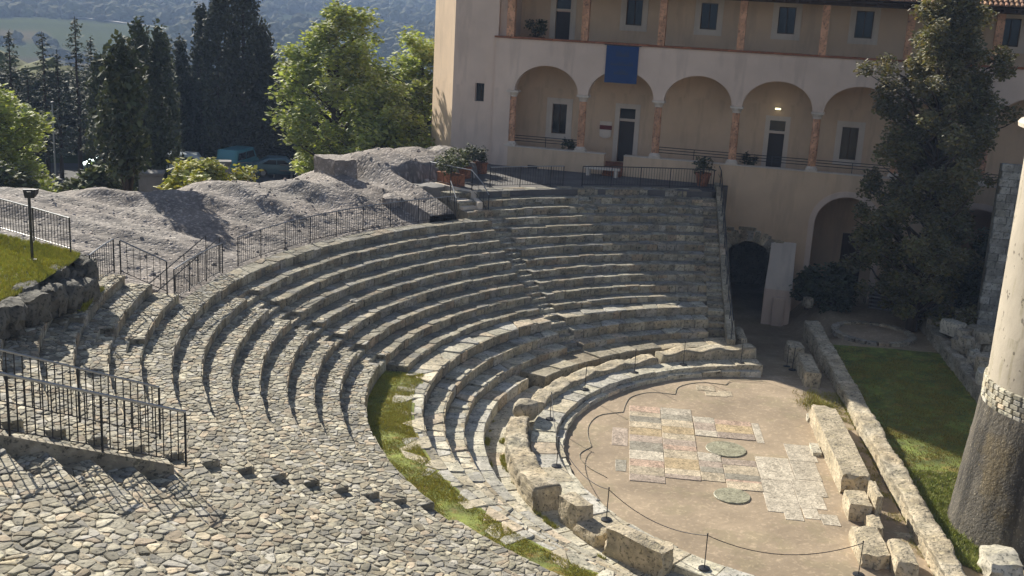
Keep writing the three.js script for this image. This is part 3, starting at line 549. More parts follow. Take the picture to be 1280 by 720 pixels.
// tower
{
  const c = [-2.16, 5.87], g = thing('round_tower', 'round tapering plastered tower with a band of bare masonry at the stage edge', 'tower', [c[0], -0.6, c[1]]);
  const prof = (a, ya, b, yb, n) => { const o = []; for (let i = 0; i <= n; i++) o.push([lerp(a, b, i / n), lerp(ya, yb, i / n)]); return o; };
  const rough = (pr, n, amp) => { const gg = grid(n, pr.length - 1, (u, v) => { const [r, y] = pr[Math.round(v * (pr.length - 1))], a = -u * 6.28318, d = amp * fbm(Math.cos(a) * 6, y * 2.2, Math.sin(a) * 6, 4) * (u < 0.001 || u > 0.999 ? 1 : 1); return [(r + d) * Math.cos(a), y, (r + d) * Math.sin(a)]; }); const U = gg.attributes.uv, p = gg.attributes.position; for (let j = 0; j < pr.length; j++) for (let i = 0; i <= n; i++) { const k = j * (n + 1) + i; U.setXY(k, i / n * 17.5, p.getY(k)); } return gg; };
  const scarp = std({ color: L3(0.36, 0.315, 0.245), map: tTower, bumpMap: bStone, bumpScale: 0.03 }), shaft = std({ color: L3(0.60, 0.545, 0.43), map: tShaft, bumpMap: bPlaster, bumpScale: 0.01 });
  meshOf(rough(prof(2.95, -0.2, 2.55, 3.95, 26), 110, 0.05), scarp, 'scarp', g);
  meshOf(rough(prof(2.46, 4.6, 2.42, 11.45, 20), 110, 0.012), shaft, 'shaft', g);
  new MB().lathe([[2.3, 3.9], [2.41, 3.9], [2.41, 4.66], [2.3, 4.66]], 72).build('band_core', M.mortar, g);
  for (let row = 0; row < 5; row++) { const y = 3.92 + row * 0.142, n = 56; let t = rr(0, 0.1); for (let i = 0; i < n; i++) { const L = 6.283 / n, a = t + i * L + rr(-0.015, 0.015); if (Math.cos(a) > 0.75) continue; const w = L * 2.5 * rr(0.78, 0.96), m = new MB(); m.col = stoneTone(0.8); m.rbox(Math.cos(a) * 2.44, y + 0.062, Math.sin(a) * 2.44, 0.2, 0.118 + rr(-0.01, 0.006), w, -a, 0.014, 0.01); m.build('masonry_stone', M.travertine, g); } }
  const cap = new MB().lathe([[2.38, 11.4], [2.5, 11.42], [2.56, 11.5], [2.7, 11.56], [2.72, 11.66], [2.66, 11.74], [2.5, 11.8], [1.2, 12.3], [0, 12.6]], 96).build('cornice', M.trim, g, 0.5);
  // narrow vertical slit
  for (const a of [-172]) new MB().box(Math.cos(a * RAD) * 2.44, 8.1, Math.sin(a * RAD) * 2.44, 0.04, 1.9, 0.06, -a * RAD).build('slit', M.dark, g);
}
// right-hand ruins
{
  const w = thing('tall_stone_wall', 'tall grey stone wall standing behind the tower', 'wall', [16.7, -0.5, 4.62], 0.1);
  const n = 26, L = 7; new MB().box(0.5, 4.2, L / 2, 0.7, 8.36, L - 0.1).build('core', M.mortar, w);
  for (let r = 0; r < n; r++) { let z = rr(-0.05, 0.05); while (z < L) { const l = rr(0.35, 0.8), m = new MB(); const v = rr(0.6, 1.15); m.col = [v * 0.86, v * 0.98, v * 1.2]; m.rbox(0.14, r * 0.325 + 0.16, z + l / 2, 0.28, 0.31, l - 0.015, 0, 0.02, 0.012); m.build('stone', M.riser, w); z += l; if (z > 2.6) break; } }
  { const m = new MB(); for (let r = 0; r < n; r++) { let z = 3.0; while (z < L) { const l = rr(0.35, 0.8); const v = rr(0.6, 1.15); m.col = [v * 0.86, v * 0.98, v * 1.2]; m.rbox(0.14, r * 0.325 + 0.16, z + l / 2, 0.28, 0.31, l - 0.015, 0, 0.02, 0.012); z += l; } } m.build('hidden_stones', M.riser, w).userData.kind = 'stuff'; }
  ruin('retaining_wall', 'low grey retaining wall along the far side of the lawn', 'wall', ruinMesh((u) => [lerp(22.3, 8.6, u), lerp(2.15, 4.75, u)], 0.5, -0.7, (u) => 0.12 + 0.05 * Math.sin(u * 30), 0.05, 3, 0.2), M.riser);
  for (let i = 0; i < 44; i++) {
    const u = rnd(), o = rr(0.35, 2.6), lay = i < 28 ? 0 : 1, x = lerp(20.5, 9.4, u) + o * 0.19, z = lerp(2.5, 4.6, u) + o * 0.98, s = rr(0.45, 0.95);
    rock('fallen_block', 'grey squared stone block in the heap behind the low retaining wall', 'stone block', [x, -0.2 + lay * 0.45 + 0.12 * Math.max(0, 1.6 - Math.abs(o - 1.6)), z], [s * rr(0.8, 1.5), s * rr(0.6, 0.95), s * rr(0.7, 1.1)], rr(0, 3), i * 3.3, i % 3 ? M.riser : M.travertine, { round: rr(0.05, 0.25), amp: 0.06, group: 'heap of stone blocks behind the lawn' });
  }
  // round kerb of the bed in front of the facade
  const k = thing('round_bed', 'low round stone kerb around a bare earth bed in the shade', 'stone kerb', [17.3, -0.45, 0.35]);
  new MB().lathe([[0, 0.06], [1.55, 0.05]], 36).build('earth', M.soil, k);
  for (let i = 0; i < 22; i++) { const a = i / 22 * 6.283, m = new MB(); m.col = stoneTone(0.5); m.rbox(Math.cos(a) * 1.72, 0.06, Math.sin(a) * 1.72, 0.34, 0.2, 0.46, -a, 0.025, 0.02); m.build('kerb_stone', M.riser, k); }
}
rockST('boulder', 'white weathered boulder at the foot of the round tower', 'boulder', -6.35, 2.75, -0.55, [1.15, 0.75, 0.85], 44.4, M.travertine, { round: 0.45, amp: 0.12 });
// lawn behind the stage wall
{
  const lawn = (s, t) => s > 0.6 && s < 14.5 && t > 1.75 && t < 7.4 + s * 0.02;
  const g = grid(60, 40, (u, v) => { const s = lerp(0.6, 14.6, u), t = lerp(1.6, 7.4, v), [x, z] = W(s, t); return [x, stageH(s, t) + 0.05 * fbm(x * 0.5, z * 0.5) + 0.012, z, 0.8, 0.85, 0.8]; }); structure(meshOf(g, M.grassGround), 'lawn');
  grassField('grass', 'short grass of the shaded lawn behind the stage wall', 24000, () => { const s = rr(0.7, 14.5), t = rr(1.75, 7.3), [x, z] = W(s, t); if (fbm(x * 0.55 + 9, z * 0.55) < -0.05 && rnd() < 0.7) return null; if (s > 12 && rnd() < (s - 12) / 2.5) return null; return [x, -0.44 + 0.05 * fbm(x * 0.5, z * 0.5), z, 0.8 + fbm(x, z)]; }, 0.07, [0.95, 0.85, 0.75]);
  grassField('weeds', 'green weeds along the path between the stage wall and the tower', 5000, () => { const s = rr(-7.5, 0.5), t = rr(1.9, 3.6) + s * 0.1 * 0.5, [x, z] = W(s, t), d = Math.hypot(x + 2.16, z - 5.87); if (d < 2.95 || (d > 4.1 && s < -1) || (s > -1.2 && rnd() < 0.3)) return null; return [x, -0.44, z, 1 + fbm(x * 2, z * 2)]; }, 0.11, [0.95, 1.05, 1.0]);
  grassField('weeds', 'green weeds growing in the trench along the stage wall', 3500, () => { const s = rr(-9, 7.5), t = rr(0.35, 1.05), [x, z] = W(s, t); if (fbm(x * 1.5, z * 1.5) < 0.02 && s < 5) return null; return [x, -0.4, z]; }, 0.09, [1.05, 1, 0.8]);
  grassField('weeds', 'tufts of weeds at the head of the long pale block', 900, () => { const s = 5.9 + rr(-1, 1) * rnd() * 1.6, t = -0.05 + rr(-1, 1) * rnd() * 0.8, [x, z] = W(s, t); return [x, -0.42, z]; }, 0.2, [1.15, 1.05, 1.0]);
}
// ------------------------------------------------------------ monastery facade
const FO = [23.222, 0, -19.948], FRY = -86.32 * RAD;
const FW = (a, z) => { const c = Math.cos(FRY), s = Math.sin(FRY); return [FO[0] + a * c + z * s, FO[2] - a * s + z * c]; };   // local a, z (towards the theatre) -> world x, z
const house = thing('monastery', 'long pale plastered building with an open ground arcade and a loggia above', 'building', FO, FRY);
const BAY = 4.07, NB = 10, AEND = BAY * NB + 0.3;
function ext(shape, depth, z, mat, name, parent = house) { const g = new THREE.ExtrudeGeometry(shape, { depth, bevelEnabled: false, curveSegments: 20 }); g.translate(0, 0, z); return new MB().geo(g).build(name, mat, parent); }
const rect = (x0, y0, x1, y1) => { const s = new THREE.Shape(); s.moveTo(x0, y0); s.lineTo(x1, y0); s.lineTo(x1, y1); s.lineTo(x0, y1); s.closePath(); return s; };
const hole = (x0, y0, x1, y1) => { const s = new THREE.Path(); s.moveTo(x0, y0); s.lineTo(x0, y1); s.lineTo(x1, y1); s.lineTo(x1, y0); s.closePath(); return s; };
{
  // arcade wall above the columns, up to the loggia parapet
  const s = new THREE.Shape(); s.moveTo(-0.88, 4.6); s.lineTo(-0.88, 11.66); s.lineTo(AEND, 11.66); s.lineTo(AEND, 8.93);
  for (let n = NB - 1; n >= 0; n--) { const c = n * BAY + BAY / 2; s.lineTo(c + 1.76, 8.93); s.absellipse(c, 8.93, 1.76, 1.41, 0, Math.PI, false); }
  s.lineTo(0.06, 8.93); s.lineTo(0.06, 4.6); s.closePath(); ext(s, 0.5, -0.5, M.plaster, 'arcade_wall');
  new MB().box((AEND - 0.94) / 2, 11.72, -0.24, AEND + 1.0, 0.1, 0.62).build('parapet_coping', M.terracotta, house);
  // columns
  for (let n = 0; n <= NB; n++) {
    const x = n * BAY + (n ? 0 : 0.16), r = 0.2;
    const c = new MB().lathe([[r * 1.0, 6.14], [r * 1.04, 7.2], [r * 0.92, 8.6]], 20, x, 0, -0.25).build('column', M.brickCol, house, 0.6);
    const cap = new MB(); cap.lathe([[0.2, 8.58], [0.23, 8.6], [0.21, 8.66], [0.26, 8.74], [0.3, 8.82]], 20, x, 0, -0.25); cap.box(x, 8.87, -0.25, 0.66, 0.1, 0.62); cap.build('capital', M.trim, c);
    const bs = new MB(); bs.lathe([[0.3, 5.96], [0.31, 6.03], [0.26, 6.08], [0.25, 6.12], [0.2, 6.16]], 20, x, 0, -0.25); bs.box(x, 5.93, -0.25, 0.62, 0.08, 0.6); bs.build('base', M.trim, c);
  }
  // ground parapet, with the opening of the steps, and the tall wall below it
  for (const [a, b] of [[0.06, 5.47], [6.53, 11.3]]) { new MB().box((a + b) / 2, 5.25, -0.25, b - a, 1.24, 0.5).build('arcade_parapet', M.plasterWarm, house); new MB().box((a + b) / 2, 5.885, -0.25, b - a + 0.02, 0.04, 0.56).build('parapet_coping', M.trim, house); }
  const w = rect(11.3, -2.4, AEND, 5.87), tun = new THREE.Path(); tun.moveTo(12.25, -2.1); tun.lineTo(12.25, 0.62); tun.absellipse(13.6, 0.62, 1.35, 1.33, Math.PI, 0, true); tun.lineTo(14.95, -2.1); tun.closePath(); w.holes.push(tun);
  for (const c of [18.3, 24.6, 31]) { const p = new THREE.Path(); p.moveTo(c - 1.56, -0.6); p.lineTo(c - 1.56, 3.2); p.absellipse(c, 3.2, 1.56, 1.55, Math.PI, 0, true); p.lineTo(c + 1.56, -0.6); p.closePath(); w.holes.push(p); }
  ext(w, 0.5, -0.5, M.plasterWarm, 'retaining_wall'); new MB().box((11.3 + AEND) / 2, 5.885, -0.25, AEND - 11.3, 0.04, 0.56).build('parapet_coping', M.trim, house);
  for (const c of [18.3, 24.6, 31]) {   // archivolts and the rooms behind
    const o = new THREE.Shape(); o.moveTo(c - 1.84, -0.4); o.lineTo(c - 1.84, 3.2); o.absellipse(c, 3.2, 1.84, 1.83, Math.PI, 0, true); o.lineTo(c + 1.84, -0.4); o.lineTo(c + 1.55, -0.4); o.lineTo(c + 1.55, 3.2); o.absellipse(c, 3.2, 1.55, 1.54, 0, Math.PI, false); o.lineTo(c - 1.55, -0.4); o.closePath(); ext(o, 0.08, -0.04, M.plaster, 'archivolt');
  }
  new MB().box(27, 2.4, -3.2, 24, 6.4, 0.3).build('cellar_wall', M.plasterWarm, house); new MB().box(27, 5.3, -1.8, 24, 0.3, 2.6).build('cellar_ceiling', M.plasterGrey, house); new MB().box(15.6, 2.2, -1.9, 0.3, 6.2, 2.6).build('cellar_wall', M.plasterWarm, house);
  new MB().box(18.9, 0.9, -3.0, 1.1, 2.9, 0.08).build('cellar_door', M.wood, house);
  // tunnel barrel
  const L = new THREE.Shape(); L.moveTo(11.9, -2.3); L.lineTo(11.9, 0.62); L.absellipse(13.6, 0.62, 1.7, 1.7, Math.PI, 0, true); L.lineTo(15.3, -2.3); L.lineTo(14.93, -2.3); L.lineTo(14.93, 0.62); L.absellipse(13.6, 0.62, 1.33, 1.31, 0, Math.PI, false); L.lineTo(12.27, -2.3); L.closePath(); ext(L, 7.4, -7.9, M.mortar, 'tunnel_lining');
  new MB().box(13.6, 0, -8, 4, 5, 0.2).build('tunnel_end', M.mortar, house);
  for (let i = 0; i < 15; i++) { const a = (i + 0.5) / 15 * Math.PI, m = new MB(); m.col = stoneTone(0.7); const g = new THREE.BoxGeometry(0.62 + rr(-0.1, 0.12), 0.3, 0.14), mm = new THREE.Matrix4().makeTranslation(13.6 + Math.cos(a) * 1.67, 0.62 + Math.sin(a) * 1.63, 0.0).multiply(new THREE.Matrix4().makeRotationZ(a)); m.geo(g, mm); m.build('voussoir', M.riser, house); }
  for (let i = 0; i < 26; i++) { const m = new MB(), x = rr(11.5, 15.2), y = 2.2 + rr(-0.1, 0.55) - Math.abs(x - 13.4) * 0.15; m.col = stoneTone(0.7); m.rbox(x, y, 0.0, rr(0.25, 0.5), rr(0.12, 0.2), 0.09, 0, 0.02, 0.02); m.build('exposed_stone', M.riser, house); }
}
// back walls of arcade and loggia with real openings
{
  const ZB = -2.5, back = rect(-0.88, 4.9, AEND, 14.4), list = [];
  const put = (kind, x0, y0, x1, y1, f = 0.3) => { back.holes.push(hole(x0, y0, x1, y1)); list.push([kind, x0, y0, x1, y1, f]); };
  put('door', 1.74, 11.0, 2.58, 13.9); for (const c of [6.1, 10.12, 14.17, 18.08, 22.1, 25.12, 29.2, 33.3, 37.3]) put('window', c - 0.44, 12.68, c + 0.44, 14.05);
  put('window', 1.88, 6.5, 2.72, 8.17, 0.32); put('door', 5.72, 5.22, 6.6, 8.19, 0.26); put('door', 13.88, 5.22, 14.7, 8.15, 0.24); put('window', 17.64, 6.38, 18.48, 8.09, 0.3); put('window', 22.0, 6.4, 22.85, 8.1, 0.3); put('door', 29.6, 5.22, 30.4, 8.15, 0.26);
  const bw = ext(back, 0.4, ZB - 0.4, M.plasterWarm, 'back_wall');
  for (const [kind, x0, y0, x1, y1, f] of list) {
    let fr = new THREE.Shape(); const yb = kind === 'door' ? y0 : y0 - f; fr.moveTo(x0 - f, yb); fr.lineTo(x1 + f, yb); fr.lineTo(x1 + f, y1 + f); fr.lineTo(x0 - f, y1 + f); fr.closePath(); fr.holes.push(hole(x0 + 0.004, kind === 'door' ? y0 - 0.001 : y0 + 0.004, x1 - 0.004, y1 - 0.004));
    if (kind === 'door') { fr = new THREE.Shape([[x0 - f, yb], [x0 + 0.004, yb], [x0 + 0.004, y1 - 0.004], [x1 - 0.004, y1 - 0.004], [x1 - 0.004, yb], [x1 + f, yb], [x1 + f, y1 + f], [x0 - f, y1 + f]].map((p) => new THREE.Vector2(...p))); }
    const win = ext(fr, 0.05, ZB - 0.008, M.trim, kind); const w = x1 - x0, cx = (x0 + x1) / 2;
    if (kind === 'window') {
      new MB().box(cx, (y0 + y1) / 2, ZB - 0.2, w, y1 - y0, 0.02).build('pane', M.glass, win);
      const sash = new MB(); for (const q of [x0 + 0.03, x1 - 0.03, cx]) sash.box(q, (y0 + y1) / 2, ZB - 0.175, 0.05, y1 - y0, 0.04); sash.box(cx, y0 + 0.03, ZB - 0.176, w, 0.05, 0.04).box(cx, y1 - 0.03, ZB - 0.176, w, 0.05, 0.04); sash.build('sash', M.wood, win);
      if (y0 < 9) new MB().box(cx + 0.02, (y0 + y1) / 2, ZB - 0.26, w * 0.96, y1 - y0 - 0.1, 0.02).build('curtain', M.trim, win);
    } else {
      const yt = y0 + (y1 - y0) * 0.79; new MB().box(cx, (y0 + yt) / 2 - 0.05, ZB - 0.24, w, yt - y0 - 0.1, 0.05).build('door_leaf', M.dark, win);
      new MB().box(cx, yt, ZB - 0.12, w, 0.12, 0.2).build('lintel', M.trim, win); new MB().box(cx, (yt + y1) / 2 + 0.03, ZB - 0.2, w, y1 - yt - 0.06, 0.02).build('pane', M.glass, win);
    }
  }
  new MB().box(AEND / 2, 5.1, -1.6, AEND + 1.7, 0.2, 2.1).build('arcade_floor', M.terracotta, house);
  new MB().box(AEND / 2, 10.75, -1.5, AEND + 1.7, 0.5, 1.98).build('arcade_ceiling', M.plasterWarm, house);
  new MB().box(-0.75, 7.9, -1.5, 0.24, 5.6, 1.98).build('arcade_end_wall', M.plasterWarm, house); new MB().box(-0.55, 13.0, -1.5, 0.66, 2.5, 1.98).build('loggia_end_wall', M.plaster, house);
  // loggia piers and eaves
  for (let n = 0; n <= NB; n++) new MB().box(n * BAY - 0.14, 12.99, -0.22, n ? 0.36 : 0.42, 2.46, 0.36).build('loggia_pier', M.brickCol, house);
  new MB().box(AEND / 2, 14.31, -0.25, AEND + 0.9, 0.18, 0.4).build('wall_plate', M.wood, house);
  const soffit = new MB(); soffit.box(AEND / 2 - 0.17, 14.43, -1.05, AEND + 1.5, 0.06, 3.7); soffit.build('eave_soffit', M.wood, house);
  for (let i = 0; i < 65; i++) new MB().box(-0.7 + i * 0.64, 14.34, 0.34, 0.1, 0.12, 0.72).build('rafter_end', M.wood, house);
  const roof = new MB(), P = (x, z, y) => [x, y, z]; const yE = 14.52, yR = 17.3, x0 = -0.95, x1 = AEND + 0.6;
  roof.quad(P(x0, 0.95, yE), P(x1, 0.95, yE), P(x1, -7, yR), P(x0, -7, yR)).quad(P(x0, -7, yR), P(x1, -7, yR), P(x1, -15, yE), P(x0, -15, yE)).quad(P(x0, 0.95, yE - 0.05), P(x0, -15, yE - 0.05), P(x1, -15, yE - 0.05), P(x1, 0.95, yE - 0.05)).tri(P(x0, 0.95, yE - 0.05), P(x0, -7, yR), P(x0, -15, yE - 0.05)); const rf = roof.build('roof', M.roofTile, house);
  const tiles = new MB(); const sl = (yR - yE) / 7.95; for (let x = x0 + 0.1; x < x1; x += 0.235) { const v = rr(0.7, 1.5); tiles.col = [v, v * rr(0.85, 1), v * rr(0.75, 1)]; for (let k = 0; k < 8; k++) { const z0 = 1.0 - k * 0.5, z1 = z0 - 0.55; const y0 = yE + (0.95 - z0) * sl + 0.02, y1 = yE + (0.95 - z1) * sl - 0.0; const R = []; for (let q = 0; q <= 4; q++) { const a = q / 4 * Math.PI; R.push([Math.cos(a) * 0.105, Math.sin(a) * 0.095]); } for (let q = 0; q < 4; q++) { tiles.quad([x + R[q][0], y0 + R[q][1] + 0.03, z0], [x + R[q + 1][0], y0 + R[q + 1][1] + 0.03, z0], [x + R[q + 1][0] * 0.85, y1 + R[q + 1][1], z1], [x + R[q][0] * 0.85, y1 + R[q][1], z1]); if (!k) tiles.tri([x, y0 + 0.03, z0], [x + R[q][0], y0 + R[q][1] + 0.03, z0], [x + R[q + 1][0], y0 + R[q + 1][1] + 0.03, z0]); } } }
  tiles.build('roof_tiles', M.roofTile, rf).userData.kind = 'stuff';
  // plain block at the end and its oblique sunlit flank
  const lb = rect(-3.31, 3.5, -0.84, 20); lb.holes.push(hole(-2.02, 8.17, -1.5, 9.16)); ext(lb, 0.35, -0.55, M.plaster, 'end_block_wall');
  const sw = new MB().box(-1.76, 8.66, -0.5, 0.62, 1.1, 0.03).build('window', M.glass, house); new MB().box(-1.74, 8.66, -0.47, 0.04, 1.0, 0.03).build('sash', M.wood, sw);
  const fl = new MB(), q0 = [-3.31, -0.2], q1 = [-5.87, -4.25]; fl.quad([q0[0], 2, q0[1]], [q0[0], 20, q0[1]], [q1[0], 20, q1[1]], [q1[0], 2, q1[1]]).quad([q0[0] + 0.3, 2, q0[1] - 0.34], [q1[0] + 0.3, 2, q1[1] - 0.34], [q1[0] + 0.3, 20, q1[1] - 0.34], [q0[0] + 0.3, 20, q0[1] - 0.34]).quad([q1[0], 2, q1[1]], [q1[0], 20, q1[1]], [q1[0] + 0.3, 20, q1[1] - 0.34], [q1[0] + 0.3, 2, q1[1] - 0.34]); fl.build('end_flank', M.plasterWarm, house);
  new MB().box(-0.9, 16.9, -2.6, 0.3, 6.2, 4.4).build('end_block_side', M.plaster, house); new MB().quad([-3.6, 20, 0.1], [-0.6, 20, 0.1], [-0.6, 20.9, -5], [-6.2, 20.9, -4.6]).quad([-3.6, 19.94, 0.1], [-6.2, 19.94, -4.6], [-0.6, 19.94, -5], [-0.6, 19.94, 0.1]).build('end_block_roof', M.roofTile, house); new MB().box(-5.6, 8.4, -9.5, 0.4, 12.8, 10.3).build('rear_wall', M.plaster, house); new MB().box(AEND / 2 - 2.6, 8.4, -14.5, AEND + 6, 12.8, 0.4).build('rear_wall', M.plaster, house); new MB().box(AEND + 0.2, 6.2, -7.4, 0.35, 17, 14.2).build('end_wall', M.plaster, house);
}
// banner, plaque, lamp and railings in the arcade
{
  const [x, z] = FW(6.05, 0.06), g = thing('banner', 'blue cloth banner with faint lines of lettering hanging over the arcade', 'banner', [x, 9.7, z], FRY);
  const cv = document.createElement('canvas'); cv.width = 256; cv.height = 288; const c = cv.getContext('2d'); c.fillStyle = '#24406c'; c.fillRect(0, 0, 256, 288); c.strokeStyle = '#37445f'; c.lineWidth = 8;
  for (const [y, x0, x1, h] of [[82, 80, 178, 30], [152, 40, 216, 20], [222, 72, 188, 26]]) { c.beginPath(); for (let q = x0; q < x1; q += 13) { c.moveTo(q, y); c.lineTo(q + 4, y - h * (0.5 + 0.5 * Math.abs(Math.sin(q)))); c.lineTo(q + 9, y); } c.stroke(); }
  const t = new THREE.CanvasTexture(cv); t.colorSpace = THREE.SRGBColorSpace;
  const cl = grid(10, 14, (u, v) => [lerp(-0.86, 0.86, u), 1.92 * (1 - v), 0.03 * Math.sin(u * 9 + v * 2) * v, 1, 1, 1]); const U = cl.attributes.uv; for (let j = 0; j <= 14; j++) for (let i = 0; i <= 10; i++) U.setXY(j * 11 + i, i / 10, 1 - j / 14);
  meshOf(cl, std({ map: t, side: THREE.DoubleSide, color: L3(1, 1, 1), roughness: 0.85 }), 'cloth', g); new MB().tube([[-0.98, 1.95, 0], [0.98, 1.95, 0]], 0.022, 6).build('rod', M.iron, g);
}
{
  const [x, z] = FW(5.0, -2.44), g = thing('wall_plaque', 'white shield shaped plaque with a dark red band beside the arcade door', 'sign', [x, 6.45, z], FRY);
  const s = new THREE.Shape(); s.moveTo(-0.32, 0.14); s.quadraticCurveTo(0, -0.1, 0.32, 0.14); s.lineTo(0.34, 0.5); s.lineTo(-0.34, 0.5); s.closePath(); ext(s, 0.04, 0, M.trim, 'lower_panel', g);
  new MB().box(0, 0.62, 0.02, 0.68, 0.236, 0.045).build('red_band', std({ color: L3(0.16, 0.03, 0.025) }), g); new MB().box(0, 0.85, 0.02, 0.68, 0.22, 0.04).build('upper_panel', M.trim, g);
  const [lx, lz] = FW(14.22, -2.44), lamp = thing('wall_lamp', 'small lit emergency lamp above the arcade door without steps', 'lamp', [lx, 8.78, lz], FRY);
  new MB().box(0, 0, 0, 0.34, 0.12, 0.08).build('housing', M.trim, lamp); new MB().box(0, 0, 0.055, 0.3, 0.09, 0.03).build('diffuser', std({ color: L3(0.8, 0.78, 0.5), emissive: new THREE.Color(1, 0.92, 0.55), emissiveIntensity: 0.9 }), lamp);
  const pl = new THREE.PointLight(new THREE.Color(1, 0.92, 0.6), 0.025); pl.position.set(0, 0, 0.16); pl.castShadow = true; lamp.add(pl); pl.name = 'lamp_light';
}
for (let n = 0; n < 8; n++) {
  if (n === 1) continue; const [x, z] = FW(n * BAY + BAY / 2, -0.62), where = ['first arch from the end block', '', 'arch right beside the stepped door', 'arch with the lamp', 'arch half hidden by the tall tree', 'arch behind the tall tree', 'arch behind the tall tree', 'arch behind the tower'][n];
  const g = thing('arcade_railing', `low dark rail behind the parapet in the ${where}`, 'railing', [x, 5.2, z], FRY, 'rails in the arcade arches');
  for (const y of [0.95, 1.1, 1.24]) new MB().tube([[-1.9, y, 0], [1.9, y, 0]], 0.02, 5).build('bar', M.iron, g); for (const q of [-1.88, 0, 1.88]) new MB().tube([[q, 0, 0], [q, 1.24, 0]], 0.02, 5).build('post', M.iron, g);
}
{ // buttress
  const [x, z] = FW(15.35, 0), g = thing('buttress', 'sloping masonry buttress beside the dark tunnel mouth', 'buttress', [x, 0, z], FRY);
  const P = [[0, -2.3], [1.75, -2.3], [1.55, -0.15], [0.62, 1.3], [0, 2.1]], mb = new MB(); const w = 0.64; const v = (q, s) => [s * (w + (q[1] < 0 ? 0.06 : 0)), q[1], q[0]];
  for (let i = 1; i + 1 < P.length; i++) for (const s of [-1, 1]) mb.tri(v(P[0], s), v(P[i], s), v(P[i + 1], s)); mb.quad(v(P[1], -1), v(P[2], -1), v(P[2], 1), v(P[1], 1)); mb.build('body', M.plaster, g); const sl = new MB(); for (let i = 2; i + 1 < P.length; i++) sl.quad(v(P[i], -1), v(P[i + 1], -1), v(P[i + 1], 1), v(P[i], 1)); sl.build('weathered_slope', M.trim, g); new MB().rbox(0.12, -1.25, 1.76, 0.62, 1.5, 0.26, 0, 0.05, 0.02).build('foot_slab', M.plaster, g);
  for (let i = 0; i < 0; i++) { const u = rr(0.02, 0.98), k = u < 0.62 ? 0 : 1, t = k ? (u - 0.62) / 0.38 : u / 0.62, A = k ? P[3] : P[2], B = k ? P[4] : P[3], m = new MB(); m.col = stoneTone(0.6); m.rbox(rr(-0.42, 0.42), lerp(A[1], B[1], t), lerp(A[0], B[0], t), rr(0.18, 0.34), 0.12, rr(0.14, 0.22), 0, 0.02, 0.02); m.build('stone', M.riser, g); }
}
// terrace
{
  const P = []; for (let th = -52.3; th <= thEnd(22.75, 3.0); th += 1.2) P.push(PW(22.75, th)); P.push(W(22.95, -2.9), FW(12.2, -0.2), FW(-3.5, -0.3), FW(-5.8, -3), [15.2, -20.8], [13.95, -18.05]);
  const sh = new THREE.Shape(P.map(([x, z]) => new THREE.Vector2(x, -z))), g = new THREE.ExtrudeGeometry(sh, { depth: 1.6, bevelEnabled: false }); g.rotateX(-Math.PI / 2); g.translate(0, 4.79 - 1.6, 0);
  structure(new MB().geo(g).build('terrace', M.terrace), 'terrace');
  const steps = thing('terrace_steps', 'three pale steps rising from the walkway to the terrace', 'steps');
  for (let i = 0; i < 3; i++) { const m = new MB(); arcCore(m, -56.3, -54.3 + 0.01, 21.3 + i * 0.42, 22.74, 3.4, 3.89 + (i + 1) * 0.22); m.build('step', M.trim, steps); }
  const wl = thing('terrace_wall', 'white plastered retaining wall under the planter at the terrace corner', 'wall'); const A = [13.55, -18.1], B = [15.0, -21.0], C2 = [12.6, -17.45];
  const seg = (p, q, y0, y1, n) => { const l = Math.hypot(q[0] - p[0], q[1] - p[1]); new MB().box((p[0] + q[0]) / 2, (y0 + y1) / 2, (p[1] + q[1]) / 2, l, y1 - y0, 0.22, -Math.atan2(q[1] - p[1], q[0] - p[0])).build(n, M.trim, wl); };
  seg(A, B, 2.6, 4.86, 'wall'); seg(C2, A, 2.8, 4.55, 'return_wall'); seg(B, [18.5, -23.6], 3, 4.86, 'side_wall');
}
{ // bench and the steps to the arcade
  const [x, z] = FW(5.55, 0.75), b = thing('bench', 'long low pale stone bench in front of the arcade steps', 'bench', [x, 4.79, z], FRY);
  new MB().rbox(0, 0.42, 0, 1.9, 0.1, 0.45, 0, 0.02).build('seat', M.trim, b); for (const q of [-0.75, 0.75]) new MB().rbox(q, 0.18, 0, 0.18, 0.36, 0.36, 0, 0.02).build('leg', M.trim, b);
  const [sx, sz] = FW(6.0, 0.0), s = thing('arcade_steps', 'dark red steps rising through the parapet gap to the arcade door', 'steps', [sx, 4.79, sz], FRY);
  for (let i = 0; i < 3; i++) new MB().box(0, 0.07 + i * 0.14, -0.1 - i * 0.2 + 0.3, 1.0, 0.14, 0.5 - 0.0 * i).build('step', M.terracotta, s);
  const [vx, vz] = FW(1.53, 0.01), v = thing('vent_slot', 'dark low vent slot at the foot of the arcade parapet', 'vent', [vx, 4.86, vz], FRY); new MB().box(0, 0, 0, 0.56, 0.16, 0.03).build('opening', M.dark, v); new MB().box(0, 0, 0.02, 0.6, 0.02, 0.03).build('bar', M.iron, v);
}
// ------------------------------------------------------------ ground, mound, railings
const camX = -35.07, QAZ = -37 * RAD;
const profD = [[0, -46], [330, -46], [600, -27], [820, -11.5], [1000, -3], [1300, 12], [1700, 36], [2200, 72], [2700, 112], [2900, 116], [9000, 116]];
function terrainH(x, z) {
  const r0 = Math.hypot(x, z), D = Math.hypot(x - camX, z);
  if (r0 < 80) return lerp(-2.9, -0.7, smooth(43, 52, r0)) - 0.05;
  let h = profD[profD.length - 1][1]; for (let i = 0; i + 1 < profD.length; i++) if (D < profD[i + 1][0]) { h = lerp(profD[i][1], profD[i + 1][1], (D - profD[i][0]) / (profD[i + 1][0] - profD[i][0])); break; }
  h += fbm(x * 0.0021, z * 0.0021) * Math.max(0, D - 900) * 0.03 + fbm(x * 0.006, z * 0.006) * clamp((D - 150) / 300) * 7;
  return lerp(-0.75, h, smooth(80, 330, r0));
}
